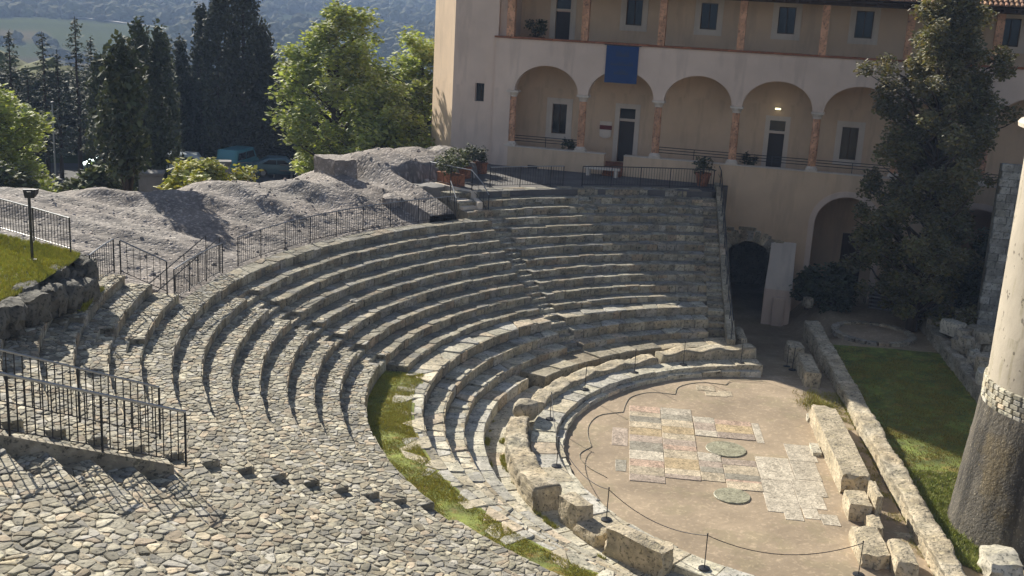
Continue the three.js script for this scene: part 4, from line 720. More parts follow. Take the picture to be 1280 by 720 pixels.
{
  const fieldCol = (x, z) => {
    const D = Math.hypot(x - camX, z), az = Math.atan2(z, x - camX) / RAD, n = 1 + 0.25 * fbm(x * 0.02, z * 0.02);
    if (D < 78) return [0.26 * n, 0.22 * n, 0.15 * n];
    if (az < -35.4 + (D - 700) * 0.006 && az > -60 && D > 590 && D < 838) { const strip = D < 640 ? 1 : 0, v = 1 + 0.1 * Math.sin(D * 0.9); return strip ? [0.13 * n, 0.11 * n, 0.065 * n] : az < -41 && D > 705 && D < 745 ? [0.18 * n, 0.15 * n, 0.08 * n] : [0.105 * v * n, 0.125 * v * n, 0.048 * n]; }
    return [0.075 * n, 0.095 * n, 0.04 * n];
  };
  const g = grid(260, 150, (u, v) => { const w = u * 2 - 1, az = (-36 + 180 * Math.sign(w) * Math.pow(Math.abs(w), 2.0)) * RAD, D = 0.5 + 120 * v + 2650 * Math.pow(v, 3.2), x = camX + Math.cos(az) * D, z = Math.sin(az) * D; return [x, terrainH(x, z), z, ...fieldCol(x, z)]; });
  structure(meshOf(g, new THREE.MeshPhysicalMaterial({ color: L3(1.5, 1.5, 1.5), vertexColors: true, roughness: 1, specularIntensity: 0, map: tSoil })), 'ground');
  // farm track on the far hillside
  const tr = grid(40, 1, (u, v) => { const az = lerp(-39.7, -35.4, u) * RAD, D = 842 - 70 * u * u + v * 7, x = camX + Math.cos(az) * D, z = Math.sin(az) * D; return [x, terrainH(x, z) + 0.9, z, 1, 1, 1]; }); structure(meshOf(tr, std({ color: L3(0.3, 0.27, 0.22) })), 'farm_track');
  // road with parked cars below the theatre
  const rd = grid(40, 4, (u, v) => { const l = lerp(-75, 60, u), x = 40.5 + 0.49 * l - 0.87 * (v * 10 - 5), z = -46.5 + 0.87 * l + 0.49 * (v * 10 - 5); return [x, -0.62, z]; }); structure(meshOf(rd, M.asphalt), 'road');
}
// collapsed rubble mound behind the walkway
const crestR = (th) => lerp(lerp(27.2, 33.5, smooth(-72, -88, th)) + 1.1 * Math.sin(th * 0.5), 28.9, smooth(-66, -60, th));
const crestH = (th) => 5.0 + 0.14 * Math.sin(th * 0.83 + 0.8) * smooth(-62, -72, th) + 0.1 * Math.sin(th * 1.9) - 0.5 * Math.exp(-(((th + 83) / 2.4) ** 2)) + 0.95 * smooth(-60.5, -57.5, th);
function moundH(R, th) {
  const [x, z] = PW(R, th), c = crestR(th), hc = crestH(th), foot = th > -62 ? 4.15 : 3.55; let h;
  if (R < c) { const u = clamp((R - 21.4) / (c - 21.4)); h = lerp(foot, hc, Math.pow(u, 0.7)) + 0.1 * Math.sin(u * Math.PI) * Math.sin(th * 0.6 + u * 3); } else h = lerp(hc, -1.6, smooth(0, 17, R - c));
  h = lerp(h, 2.9, smooth(-58.5, -56, th) * smooth(26.9, 25.8, R)); const k = smooth(21.4, 23.5, R); return h + k * (0.12 * fbm(x * 0.36, z * 0.36, 0, 2) + 0.12 * fbm(x * 0.9, z * 0.9, 0, 2) + 0.07 * fbm(x * 3.6, z * 3.6, 0, 3)) + 0.02 * fbm(x * 9, z * 9, 0, 2);
}
{
  const g = grid(300, 150, (u, v) => { const th = lerp(-126, -47.5, u), R = 21.38 + (1 - Math.pow(1 - v, 1.0)) ** 1.5 * 27; let h = moundH(R, th); if (th < -106) h = Math.min(h, lerp(4.6, 3.2, 0)); const [x, z] = PW(R, th), f = 1 + 0.5 * fbm(x * 0.8, z * 0.8), w = fbm(x * 0.3, z * 0.3); return [x, h, z, f * (1 + 0.1 * w), f, f * (1 - 0.06 * w)]; });
  structure(meshOf(g, M.rubble), 'rubble_mound');
  // loose stones on it
  const st = new MB(); for (let i = 0; i < 1500; i++) { const th = rr(-108, -50), R = 21.9 + rnd() * 11, s = 0.03 + 0.09 * rnd() ** 4, [x, z] = PW(R, th), y = moundH(R, th), n = 6, P = []; for (let k = 0; k < n; k++) P.push([x + Math.cos(k / n * 6.283) * s * rr(0.6, 1.2), z + Math.sin(k / n * 6.283) * s * rr(0.6, 1.2)]); st.col = stoneTone(0.5).map((q) => q * 1.5); st.stone(P, y - 0.08, y + s * rr(0.2, 0.5), s * 0.3, s * 0.1, 0.3); }
  const m = st.build(numbered('loose_stones'), M.rubble); m.userData.kind = 'stuff'; tag(m, 'loose grey stones scattered over the rubble mound', 'stones'); scene.add(m);
  rock('ruin_pier', 'square broken stub of grey masonry on the crest of the rubble mound', 'ruined wall', [13.9, 4.1, -25.6], [2.3, 1.65, 1.2], 0.95, 51.2, M.rubble, { round: 0.08, amp: 0.06 });
  rock('boulder', 'pale flat topped broken block beside the white terrace wall', 'boulder', [13.9, 3.9, -20.6], [1.3, 1.0, 1.1], 0.8, 53.9, M.concrete, { round: 0.15 });
  rock('boulder', 'grey broken lump in the gully below the ruined stub', 'boulder', [11.4, 3.7, -21.3], [1.6, 0.95, 0.9], 0.4, 57.1, M.rubble, { round: 0.4, amp: 0.14 });
}
// raised lawn at the upper end of the near tiers with its rock edge
{
  const g = grid(40, 24, (u, v) => { const far = [lerp(-9.4, -8.2, u), lerp(-21.5, -30, u)], near = [lerp(-10.4, -20, u), lerp(-20.9, -17.6, u)], x = lerp(far[0], near[0], v), z = lerp(far[1], near[1], v); return [x, 5.85 + 0.15 * u + 0.12 * fbm(x * 0.6, z * 0.6), z]; }); structure(meshOf(g, M.grassGround), 'upper_lawn');
  grassField('grass', 'bright grass of the small raised lawn below the railing', 14000, () => { const u = rnd() ** 0.8, v = rnd(), far = [lerp(-9.4, -8.2, u), lerp(-21.5, -30, u)], near = [lerp(-10.4, -20, u), lerp(-20.9, -17.6, u)], x = lerp(far[0], near[0], v), z = lerp(far[1], near[1], v); return [x, 5.85 + 0.15 * u + 0.12 * fbm(x * 0.6, z * 0.6), z]; }, 0.09, [1.5, 1.45, 1.0]);
  const bl = [[-9.6, 4.7, -21.2, 1.1, 1.25, 0.8, 0.7], [-10.5, 4.75, -20.55, 1.1, 0.8, 0.8, 0.2], [-11.5, 4.9, -20.25, 1.1, 0.85, 0.8, 1.1], [-12.4, 5.0, -19.95, 1.1, 0.9, 0.8, 0.5], [-13.5, 5.1, -19.6, 1.2, 0.85, 0.8, 0.1], [-14.6, 5.2, -19.3, 1.3, 0.9, 0.9, 0.9], [-15.8, 5.3, -18.9, 1.4, 0.9, 0.9, 0.2], [-11.2, 5.4, -20.8, 0.9, 0.6, 0.6, 0.4], [-13.2, 5.5, -20.1, 1.1, 0.5, 0.6, 0.3], [-9.0, 4.6, -22.1, 1.0, 1.2, 1.0, 0.4]];
  bl.forEach((b, i) => rock('boulder', 'dark rough boulder in the rock edge below the small raised lawn', 'boulder', [b[0], b[1], b[2]], [b[3] * 0.8, b[4] * 0.85, b[5] * 0.75], b[6], 60 + i * 2.7, M.boulder, { round: 0.4, amp: 0.16, group: 'rock edge of the raised lawn' }));
  const bank = ruinMesh((u) => [lerp(-9.2, -20.5, u), lerp(-21.5, -17.8, u)], 0.55, 4.2, (u) => 5.62 + 0.14 * u, 0.14, 1.6); ruin('rock_bank', 'dark rocky bank carrying the small raised lawn', 'rock bank', bank, M.boulder);
}
// railings: bars along a polyline
const barGeo = new THREE.CylinderGeometry(1, 1, 1, 6, 1);
function railing(label, pts, o = {}) {                                  // pts: base line [x, y, z]
  const g = thing(o.name ?? 'railing', label, 'railing', [0, 0, 0], 0, 'iron railings'), h = o.h ?? 1.02, mat = o.mat ?? M.iron;
  const up = (d) => pts.map((p) => [p[0], p[1] + d, p[2]]);
  const tr = new MB(); tr.tube(up(h), o.tr ?? 0.024, 6); tr.build('top_rail', o.topMat ?? M.rail, g, 0.8); new MB().tube(up(o.low ?? 0.1), 0.013, 5).build('bottom_rail', mat, g);
  let L = 0; const acc = [0]; for (let i = 1; i < pts.length; i++) { L += Math.hypot(pts[i][0] - pts[i - 1][0], pts[i][2] - pts[i - 1][2]); acc.push(L); }
  const at = (d) => { let i = 1; while (i < pts.length - 1 && acc[i] < d) i++; const t = clamp((d - acc[i - 1]) / (acc[i] - acc[i - 1])); return [0, 1, 2].map((k) => lerp(pts[i - 1][k], pts[i][k], t)); };
  const n = Math.round(L / (o.gap ?? 0.125)); const every = Math.round((o.post ?? 1.6) / (L / n));
  for (let i = 0; i <= n; i++) { const p = at(i / n * L), post = i % every === 0 || i === n, m = new THREE.Mesh(barGeo, mat), y0 = post ? 0 : (o.low ?? 0.1); m.name = post ? 'post' : 'baluster'; m.scale.set(post ? 0.024 : o.bar ?? 0.0095, h - y0, post ? 0.024 : o.bar ?? 0.0095); m.position.set(p[0], p[1] + y0 + (h - y0) / 2, p[2]); m.castShadow = m.receiveShadow = true; g.add(m); }
  return g;
}
const arcPts = (a, b, R, y) => { const o = []; const n = Math.max(2, Math.ceil(Math.abs(b - a) / 1.2)); for (let i = 0; i <= n; i++) { const [x, z] = PW(R, lerp(a, b, i / n)); o.push([x, typeof y === 'function' ? y(i / n) : y, z]); } return o; };
railing('long curved railing along the walkway tier in front of the rubble mound', arcPts(-94, -58.3, 21.38, 3.89), { h: 1.06, gap: 0.135 });
railing('short curved railing on the walkway tier next to the rail gap', arcPts(-108, -97, 21.4, 3.89), { h: 1.06, gap: 0.14, post: 1.35 });
{ const a = PW(22.9, -109), b = PW(21.55, -108.6); railing('railing stepping down across the ends of the paved tiers', [[a[0], 4.82, a[1]], [b[0], 4.2, b[1]]], { h: 1.05, gap: 0.2, post: 5 }); }
railing('railing on the paved tiers between the boulders and the mound', arcPts(-109, -114.6, 23.1, 4.85), { h: 1.05, gap: 0.2, post: 5 });
railing('railing along the top edge of the small raised lawn', [[-9.55, 5.9, -21.7], [-9.2, 6.02, -23.6], [-8.7, 6.12, -26], [-8.2, 6.2, -30]], { h: 0.98, gap: 0.13 });
{
  const y = (R) => H1 + (R - R1) * DH / DR + 0.16, line = (th, r0, r1) => { const o = []; for (let i = 0; i <= 5; i++) { const R = lerp(r0, r1, i / 5), [x, z] = PW(R, th); o.push([x, y(R), z]); } return o; };
  railing('stair railing on the sloping kerb, on the mound side of the stair', line(-142.7, 21.7, 28.5), { bar: 0.0125, h: 1.1, gap: 0.14, post: 1.5 });
  railing('stair railing on the sloping kerb that throws barred shadows on the paving', line(-146.9, 21.75, 28.5), { bar: 0.0125, tr: 0.03, h: 1.1, gap: 0.14, post: 1.5 });
  const kb = thing('stair_kerb', 'low sloping kerb wall under the stair railing', 'kerb'); const mb = new MB(), p = (R, th, yy) => { const [x, z] = PW(R, th); return [x, yy, z]; }, a = -147.0, b = -146.7, r0 = 22, r1 = 28.6;
  mb.quad(p(r0, a, y(r0)), p(r0, b, y(r0)), p(r1, b, y(r1)), p(r1, a, y(r1))).quad(p(r0, a, y(r0) - 0.9), p(r0, a, y(r0)), p(r1, a, y(r1)), p(r1, a, y(r1) - 0.9)).quad(p(r1, b, y(r1) - 0.9), p(r1, b, y(r1)), p(r0, b, y(r0)), p(r0, b, y(r0) - 0.9)).quad(p(r0, a, y(r0) - 0.9), p(r0, b, y(r0) - 0.9), p(r0, b, y(r0)), p(r0, a, y(r0))); mb.build('kerb', M.riser, kb);
}
{ // handrail of the stair going down behind the walkway
  const g = thing('handrail', 'dark slanting handrail behind the walkway gap beside the mound', 'handrail'); const a = PW(21.9, -95), b = PW(22.3, -107);
  for (const o of [0, 0.55]) { new MB().tube([[a[0], 4.95, a[1] - o], [b[0], 3.9, b[1] - o]], 0.02, 5).build('rail', M.iron, g); for (let i = 0; i < 4; i++) { const u = i / 3; new MB().tube([[lerp(a[0], b[0], u), 3.2, lerp(a[1], b[1], u) - o], [lerp(a[0], b[0], u), lerp(4.95, 3.9, u), lerp(a[1], b[1], u) - o]], 0.018, 5).build('post', M.iron, g); } }
}
railing('terrace railing between the planter and the rail gap', arcPts(-49.5, -39.8, 23.7, 4.79), { h: 1.0, gap: 0.14, topMat: M.rail });
railing('terrace railing from the rail gap to the potted shrub', arcPts(-37.4, -20.6, 23.6, 4.79), { h: 1.0, gap: 0.14, topMat: M.iron });
railing('pale railing round the planter at the terrace corner', [[15.0, 4.86, -21.0], [13.7, 4.86, -18.35], [13.2, 4.4, -17.6], [12.75, 3.95, -17.1]], { h: 0.95, gap: 0.5, post: 1.4, topMat: M.rail });
{ const a = PW(21.35, -58.1), b = PW(22.4, -57); railing('short railing beside the pale terrace steps', [[a[0], 3.89, a[1]], [b[0], 4.5, b[1]]], { h: 0.95, gap: 0.4 }); }
// lamp on the raised lawn
{
  const g = thing('floodlight', 'black floodlight on a slim post at the edge of the small raised lawn', 'lamp post', [-10.9, 5.9, -21.85], 0.6);
  new MB().tube([[0, 0, 0], [0, 1.9, 0]], 0.04, 8).build('post', M.iron, g); const h = new MB(); h.quad([0.06, 1.95, -0.16], [0.5, 1.9, -0.2], [0.5, 1.9, 0.2], [0.06, 1.95, 0.16]).quad([0.06, 1.72, -0.12], [0.06, 1.72, 0.12], [0.42, 1.78, 0.18], [0.42, 1.78, -0.18]).quad([0.06, 1.95, 0.16], [0.5, 1.9, 0.2], [0.42, 1.78, 0.18], [0.06, 1.72, 0.12]).quad([0.06, 1.95, -0.16], [0.06, 1.72, -0.12], [0.42, 1.78, -0.18], [0.5, 1.9, -0.2]).quad([0.5, 1.9, -0.2], [0.42, 1.78, -0.18], [0.42, 1.78, 0.18], [0.5, 1.9, 0.2]).quad([0.06, 1.95, -0.16], [0.06, 1.95, 0.16], [0.06, 1.72, 0.12], [0.06, 1.72, -0.12]); h.build('lamp_head', M.iron, g);
  new MB().box(0, 1.84, 0, 0.1, 0.14, 0.1).build('bracket', M.iron, g); new MB().lathe([[0, 0.03], [0.12, 0.03], [0.13, 0]], 12).build('foot', M.iron, g);
}
// ------------------------------------------------------------ trees, shrubs, cars
const leafMat = (r, g, b, tr = 0.35) => new THREE.MeshPhysicalMaterial({ color: L3(r, g, b), vertexColors: true, roughness: 0.85, transmission: tr, thickness: 0, side: THREE.DoubleSide });
const LM = { lime: leafMat(0.34, 0.42, 0.08, 0.55), mid: leafMat(0.10, 0.135, 0.035), dark: leafMat(0.065, 0.085, 0.036, 0.2), cypress: leafMat(0.055, 0.066, 0.034, 0.15), pine: leafMat(0.055, 0.075, 0.042, 0.15), yellow: leafMat(0.36, 0.42, 0.05, 0.5), ash: leafMat(0.145, 0.155, 0.045, 0.45) };
// clumps of small leaf faces; clumps: [x, y, z, radius, squash]
function leaves(clumps, per, size, R, o = {}) {
  const P = [], C = [], U = [];
  for (const [cx, cy, cz, cr, sq = 0.8, tone = 1] of clumps) {
    const n = Math.round(per * cr * cr * (o.dens ?? 1)); const ct = tone * (0.8 + 0.4 * R());
    for (let i = 0; i < n; i++) {
      const a = R() * 6.283, u = R() * 2 - 1, r = cr * Math.pow(R(), o.fill ?? 0.45), s = Math.sqrt(1 - u * u);
      const x = cx + Math.cos(a) * s * r, y = cy + u * r * sq, z = cz + Math.sin(a) * s * r, L = size * (0.6 + 0.8 * R()), w = L * (o.wide ?? 0.55);
      const d1 = R() * 6.283, el = (R() - 0.6) * (o.droop ?? 1.4), ux = Math.cos(d1) * Math.cos(el), uy = Math.sin(el), uz = Math.sin(d1) * Math.cos(el);
      let vx = -Math.sin(d1), vy = (R() - 0.5) * 1.4, vz = Math.cos(d1); const l = Math.hypot(vx, vy, vz); vx /= l; vy /= l; vz /= l;
      const k = ct * (0.7 + 0.6 * R()), y2 = R(), c = [k * (1 + 0.35 * y2 * (o.warm ?? 1)), k, k * (1 - 0.2 * y2)];
      P.push(x, y, z, x + ux * L * 0.5 + vx * w, y + uy * L * 0.5 + vy * w, z + uz * L * 0.5 + vz * w, x + ux * L, y + uy * L, z + uz * L, x, y, z, x + ux * L, y + uy * L, z + uz * L, x + ux * L * 0.5 - vx * w, y + uy * L * 0.5 - vy * w, z + uz * L * 0.5 - vz * w);
      for (let q = 0; q < 6; q++) { C.push(...c); U.push(0, 0); }
    }
  }
  const g = new THREE.BufferGeometry(); g.setAttribute('position', new THREE.Float32BufferAttribute(P, 3)); g.setAttribute('color', new THREE.Float32BufferAttribute(C, 3)); g.setAttribute('uv', new THREE.Float32BufferAttribute(U, 2)); g.computeVertexNormals(); return g;
}
function limb(mb, a, b, r0, r1, R, bend = 0.12) { const pts = [], rs = [], L = Math.hypot(b[0] - a[0], b[1] - a[1], b[2] - a[2]); for (let i = 0; i <= 6; i++) { const u = i / 6, w = Math.sin(u * Math.PI) * bend * L; pts.push([lerp(a[0], b[0], u) + (R() - 0.5) * w, lerp(a[1], b[1], u) + w * 0.3, lerp(a[2], b[2], u) + (R() - 0.5) * w]); rs.push(lerp(r0, r1, u)); } mb.tube(pts, rs, 7, false); }
function broadleaf(name, label, cat, [x, y, z], H, rad, mat, seed, o = {}) {
  const R = mulberry(seed), g = thing(name, label, cat, [x, y, z], R() * 6, o.group), tr = new MB(), cl = []; const h0 = (o.clear ?? 0.28) * H;
  limb(tr, [0, -0.4, 0], [0.2 * (R() - 0.5), H * 0.55, 0.2 * (R() - 0.5)], rad * 0.075 + 0.05, rad * 0.04, R, 0.05); limb(tr, [0, H * 0.5, 0], [0.3 * (R() - 0.5), H * 0.9, 0.3 * (R() - 0.5)], rad * 0.04, 0.03, R, 0.05);
  const n = o.limbs ?? 26;
  for (let i = 0; i < n; i++) {
    const u = (i + 0.5) / n, yy = lerp(h0, H * 0.94, u), a = i * 2.4 + R() * 0.8, prof = o.prof ? o.prof(u) : Math.pow(Math.sin(Math.PI * clamp(0.16 + 0.8 * u, 0, 1)), 0.75), rr2 = rad * prof * (o.lo ?? 0.62) + rad * prof * (o.hi ?? 0.42) * R();
    const e = [Math.cos(a) * rr2, yy + rr2 * 0.18, Math.sin(a) * rr2]; limb(tr, [0, Math.max(h0 * 0.7, yy - rr2 * 0.55), 0], e, rad * 0.025 + 0.02, 0.012, R);
    for (let k = 0; k < 4; k++) { const f = 0.45 + 0.55 * R(), q = rad * (o.clump ?? 0.2) * (0.7 + 0.7 * R()); cl.push([e[0] * f + (R() - 0.5) * q * 1.6, lerp(yy, e[1], f) + (R() - 0.5) * q * 1.6, e[2] * f + (R() - 0.5) * q * 1.6, q, o.sq ?? 0.75, 1]); }
  }
  tr.build('trunk', M.bark, g, 1.0); const m = meshOf(leaves(cl, o.per ?? 210, o.leaf ?? 0.3, R, o), mat, 'crown', g); return g;
}
function cypress(name, label, [x, y, z], H, rad, seed, o = {}) {
  const R = mulberry(seed), g = thing(name, label, 'cypress', [x, y, z], R() * 6, o.group), tr = new MB(), cl = []; limb(tr, [0, -0.4, 0], [0, H * 0.9, 0], rad * 0.16, 0.03, R, 0.01); for (let i = 0; i < (o.stems ?? 0); i++) limb(tr, [(R() - 0.5) * 0.5, -0.3, (R() - 0.5) * 0.5], [(R() - 0.5) * 1.2, H * 0.5, (R() - 0.5) * 1.2], 0.09, 0.03, R, 0.04);
  const n = Math.round(H * 12); for (let i = 0; i < n; i++) { const u = i / n, a = R() * 6.283, prof = Math.pow(Math.sin(Math.PI * clamp(0.12 + 0.86 * Math.pow(u, 0.85))), 0.7), r = rad * prof * Math.pow(R(), 0.4), q = (0.3 + 0.3 * R()) * rad * 0.8; cl.push([Math.cos(a) * r, lerp(H * (o.low ?? 0.04), H * 0.975, u), Math.sin(a) * r, q, 2.4, 1]); }
  tr.build('trunk', M.bark, g, 1.0); meshOf(leaves(cl, o.per ?? 230, o.leaf ?? 0.3, R, { droop: 3.0, wide: 0.36, warm: 0.6, fill: 0.6 }), o.mat ?? LM.cypress, 'crown', g); return g;
}
function conifer(name, label, [x, y, z], H, rad, seed, o = {}) {        // spire with tiers of sparse level branches
  const R = mulberry(seed), g = thing(name, label, 'pine tree', [x, y, z], R() * 6, o.group), tr = new MB(), cl = []; limb(tr, [0, -0.4, 0], [0, H * 0.98, 0], H * 0.014 + 0.04, 0.02, R, 0.01);
  const n = Math.round(H * 5); for (let i = 0; i < n; i++) { const u = lerp(o.clear ?? 0.2, 0.97, i / n), r = rad * Math.pow(1 - u, 0.75) * (0.55 + 0.6 * R()) + 0.12, a = i * 2.4 + R(), yy = H * u; limb(tr, [0, yy, 0], [Math.cos(a) * r, yy - r * 0.12, Math.sin(a) * r], 0.03, 0.01, R, 0.02); for (let k = 1; k <= 3; k++) { const f = k / 3, q = 0.16 + 0.3 * r * 0.32; cl.push([Math.cos(a) * r * f, yy - r * 0.1 * f, Math.sin(a) * r * f, q, 0.5, 1]); } }
  cl.push([0, H * 0.97, 0, 0.14, 2.5, 1]);
  tr.build('trunk', M.bark, g, 1.0); meshOf(leaves(cl, o.per ?? 230, o.leaf ?? 0.22, R, { droop: 1.4, wide: 0.28, warm: 0.3 }), o.mat ?? LM.pine, 'crown', g); return g;
}
const atAz = (az, d) => [camX + Math.cos(az * RAD) * d, Math.sin(az * RAD) * d];
const atP = (az, d, y = -0.9) => { const [x, z] = atAz(az, d); return [x, y, z]; };
// tall tree in front of the facade
broadleaf('tall_tree', 'tall shaggy tree with yellowing sunlit top standing before the facade', 'tree', [19.0, -0.5, 2.0], 16.2, 3.05, LM.ash, 901, { limbs: 110, lo: 0.5, hi: 0.72, clear: 0.05, per: 620, leaf: 0.15, clump: 0.165, sq: 0.8, prof: (u) => 0.62 + 0.42 * Math.sin(Math.PI * clamp(u * 0.9 + 0.12)) - 0.42 * smooth(0.72, 1, u), droop: 1.9, warm: 1.2 });
for (const [s, a, h, r, sd, where] of [[21.6, -1.6, 2.0, 1.1, 21, 'under the large wall arch'], [22.3, -3.0, 1.7, 0.8, 22, 'between the buttress and the large wall arch'], [20.3, 5.2, 4.6, 1.5, 23, 'beside the tall grey stone wall'], [22.6, 7.2, 7.4, 1.9, 24, 'rising to the arcade behind the tall grey stone wall'], [20.8, 3.9, 2.6, 1.4, 25, 'at the foot of the tall shaggy tree']]) broadleaf('shrub', `dark dense shrub ${where}`, 'shrub', [s, -0.5, a], h, r, LM.dark, sd, { limbs: 22, clear: 0.05, per: 420, leaf: 0.16, clump: 0.32, group: 'shrubs below the facade' });
// backlit trees and cypresses behind the mound
broadleaf('lime_tree', 'large backlit yellow green tree with a visible bent limb behind the mound', 'tree', atP(-27.6, 72), 13.6, 4.9, LM.lime, 31, { limbs: 40, per: 150, leaf: 0.25, clump: 0.17, clear: 0.2, fill: 0.6, warm: 0.5 });
broadleaf('lime_tree', 'backlit green tree touching the corner of the building', 'tree', atP(-23.3, 74), 12.2, 4.6, LM.lime, 32, { limbs: 40, per: 150, leaf: 0.25, clump: 0.17, clear: 0.1, fill: 0.6, warm: 0.5 });
broadleaf('lime_tree', 'low backlit green tree filling under the tree at the building corner', 'tree', atP(-25.3, 68), 8.2, 3.6, LM.lime, 33, { limbs: 34, per: 190, leaf: 0.23, clump: 0.22, clear: 0.05, warm: 0.5 });
broadleaf('lime_tree', 'backlit green broadleaf tree beside the road fence', 'tree', atP(-43.6, 66), 8.6, 3.6, LM.lime, 34, { limbs: 36, per: 190, leaf: 0.23, clump: 0.22, clear: 0.08, warm: 0.5 });
cypress('cypress', 'tallest dark cypress, rising out of the picture behind the mound', atP(-32.1, 95), 21.5, 1.45, 41); cypress('cypress', 'dark cypress pressed against the tallest one', atP(-33.3, 94), 15.6, 1.2, 42); cypress('cypress', 'slim reddish dark cypress spire beside the tallest cypress group', atP(-34.1, 96), 13.0, 0.95, 43); cypress('cypress', 'lower dark cypress leaning on the tallest cypress', atP(-31.2, 96), 11.2, 1.45, 44); cypress('cypress', 'short dark cypress between the cypress group and the broad clump', atP(-35.0, 97), 10, 1.05, 45);
cypress('cypress', 'dark cypress with pale bare lower stems on the mound crest', atP(-37.7, 56, 2.7), 8.1, 1.15, 46, { mat: LM.dark, low: 0.27, stems: 4 });
for (const [az, d, h, r, sd, l] of [[-36.9, 77, 12.0, 1.15, 47, 'dark cypress just behind the one with bare pale stems'], [-36.0, 78, 11.6, 1.15, 48, 'dark cypress above the broad pale gate pillar'], [-38.7, 77, 10.0, 1.0, 49, 'lower dark cypress between the bare stemmed one and the thin pines']]) cypress('cypress', l, atP(az, d), h, r, sd, { group: 'clump of broad cypresses', mat: LM.dark });
for (const [az, d, h, r, sd, l] of [[-39.75, 86, 12.2, 1.7, 51, 'tallest dark pine spire of the thin row'], [-39.1, 90, 10.6, 1.6, 52, 'dark pine with a ragged top next to the tallest pine spire'], [-41.2, 90, 10.9, 1.4, 53, ''], [-42.6, 92, 10.8, 1.3, 54, ''], [-40.6, 88, 9.6, 1.2, 55, ''], [-41.9, 88, 8.4, 1.2, 56, ''], [-38.2, 92, 9.6, 1.6, 57, ''], [-43.4, 96, 9.8, 1.3, 58, ''], [-35.6, 92, 10.8, 1.2, 59, '']]) conifer('pine_tree', l || 'thin dark pine in the row beyond the road', atP(az, d), h, r, sd, { group: 'row of thin pines' });
for (const [az, d, h, r, sd] of [[-30.2, 98, 7.4, 2.8, 61], [-29.0, 101, 6.4, 2.5, 62], [-34.6, 100, 8.2, 2.8, 63], [-36.4, 101, 8.6, 3.0, 64], [-38.6, 102, 7.6, 3.0, 65], [-41.0, 104, 7.2, 2.8, 66], [-43.0, 103, 7.4, 3, 67], [-32.2, 102, 8.5, 2.8, 68], [-27.4, 96, 7, 2.8, 69]]) broadleaf('dark_tree', 'dark round tree in the belt beyond the road', 'tree', atP(az, d, -1.3), h, r, LM.dark, sd, { limbs: 22, per: 110, leaf: 0.34, clump: 0.3, clear: 0.03, group: 'dark trees beyond the road' });
{ const [x, z] = atAz(-34.2, 55.5); broadleaf('sumac_bush', 'bright yellow green backlit bush on the mound crest', 'bush', [x, 2.75, z], 2.45, 2.2, LM.yellow, 71, { limbs: 30, per: 190, leaf: 0.3, clump: 0.24, clear: 0.05, wide: 0.3 }); const [x2, z2] = atAz(-39.2, 57); broadleaf('bush', 'green glossy bush before the parked cars on the mound crest', 'bush', [x2, 2.4, z2], 2.0, 1.5, LM.mid, 72, { limbs: 24, per: 200, leaf: 0.26, clump: 0.28, clear: 0.05 }); const [x3, z3] = atAz(-43.4, 58); broadleaf('bush', 'green bush at the foot of the broadleaf tree by the road fence', 'bush', [x3, 2.6, z3], 2.0, 1.6, LM.mid, 73, { limbs: 20, per: 200, leaf: 0.26, clump: 0.3, clear: 0.05 }); }
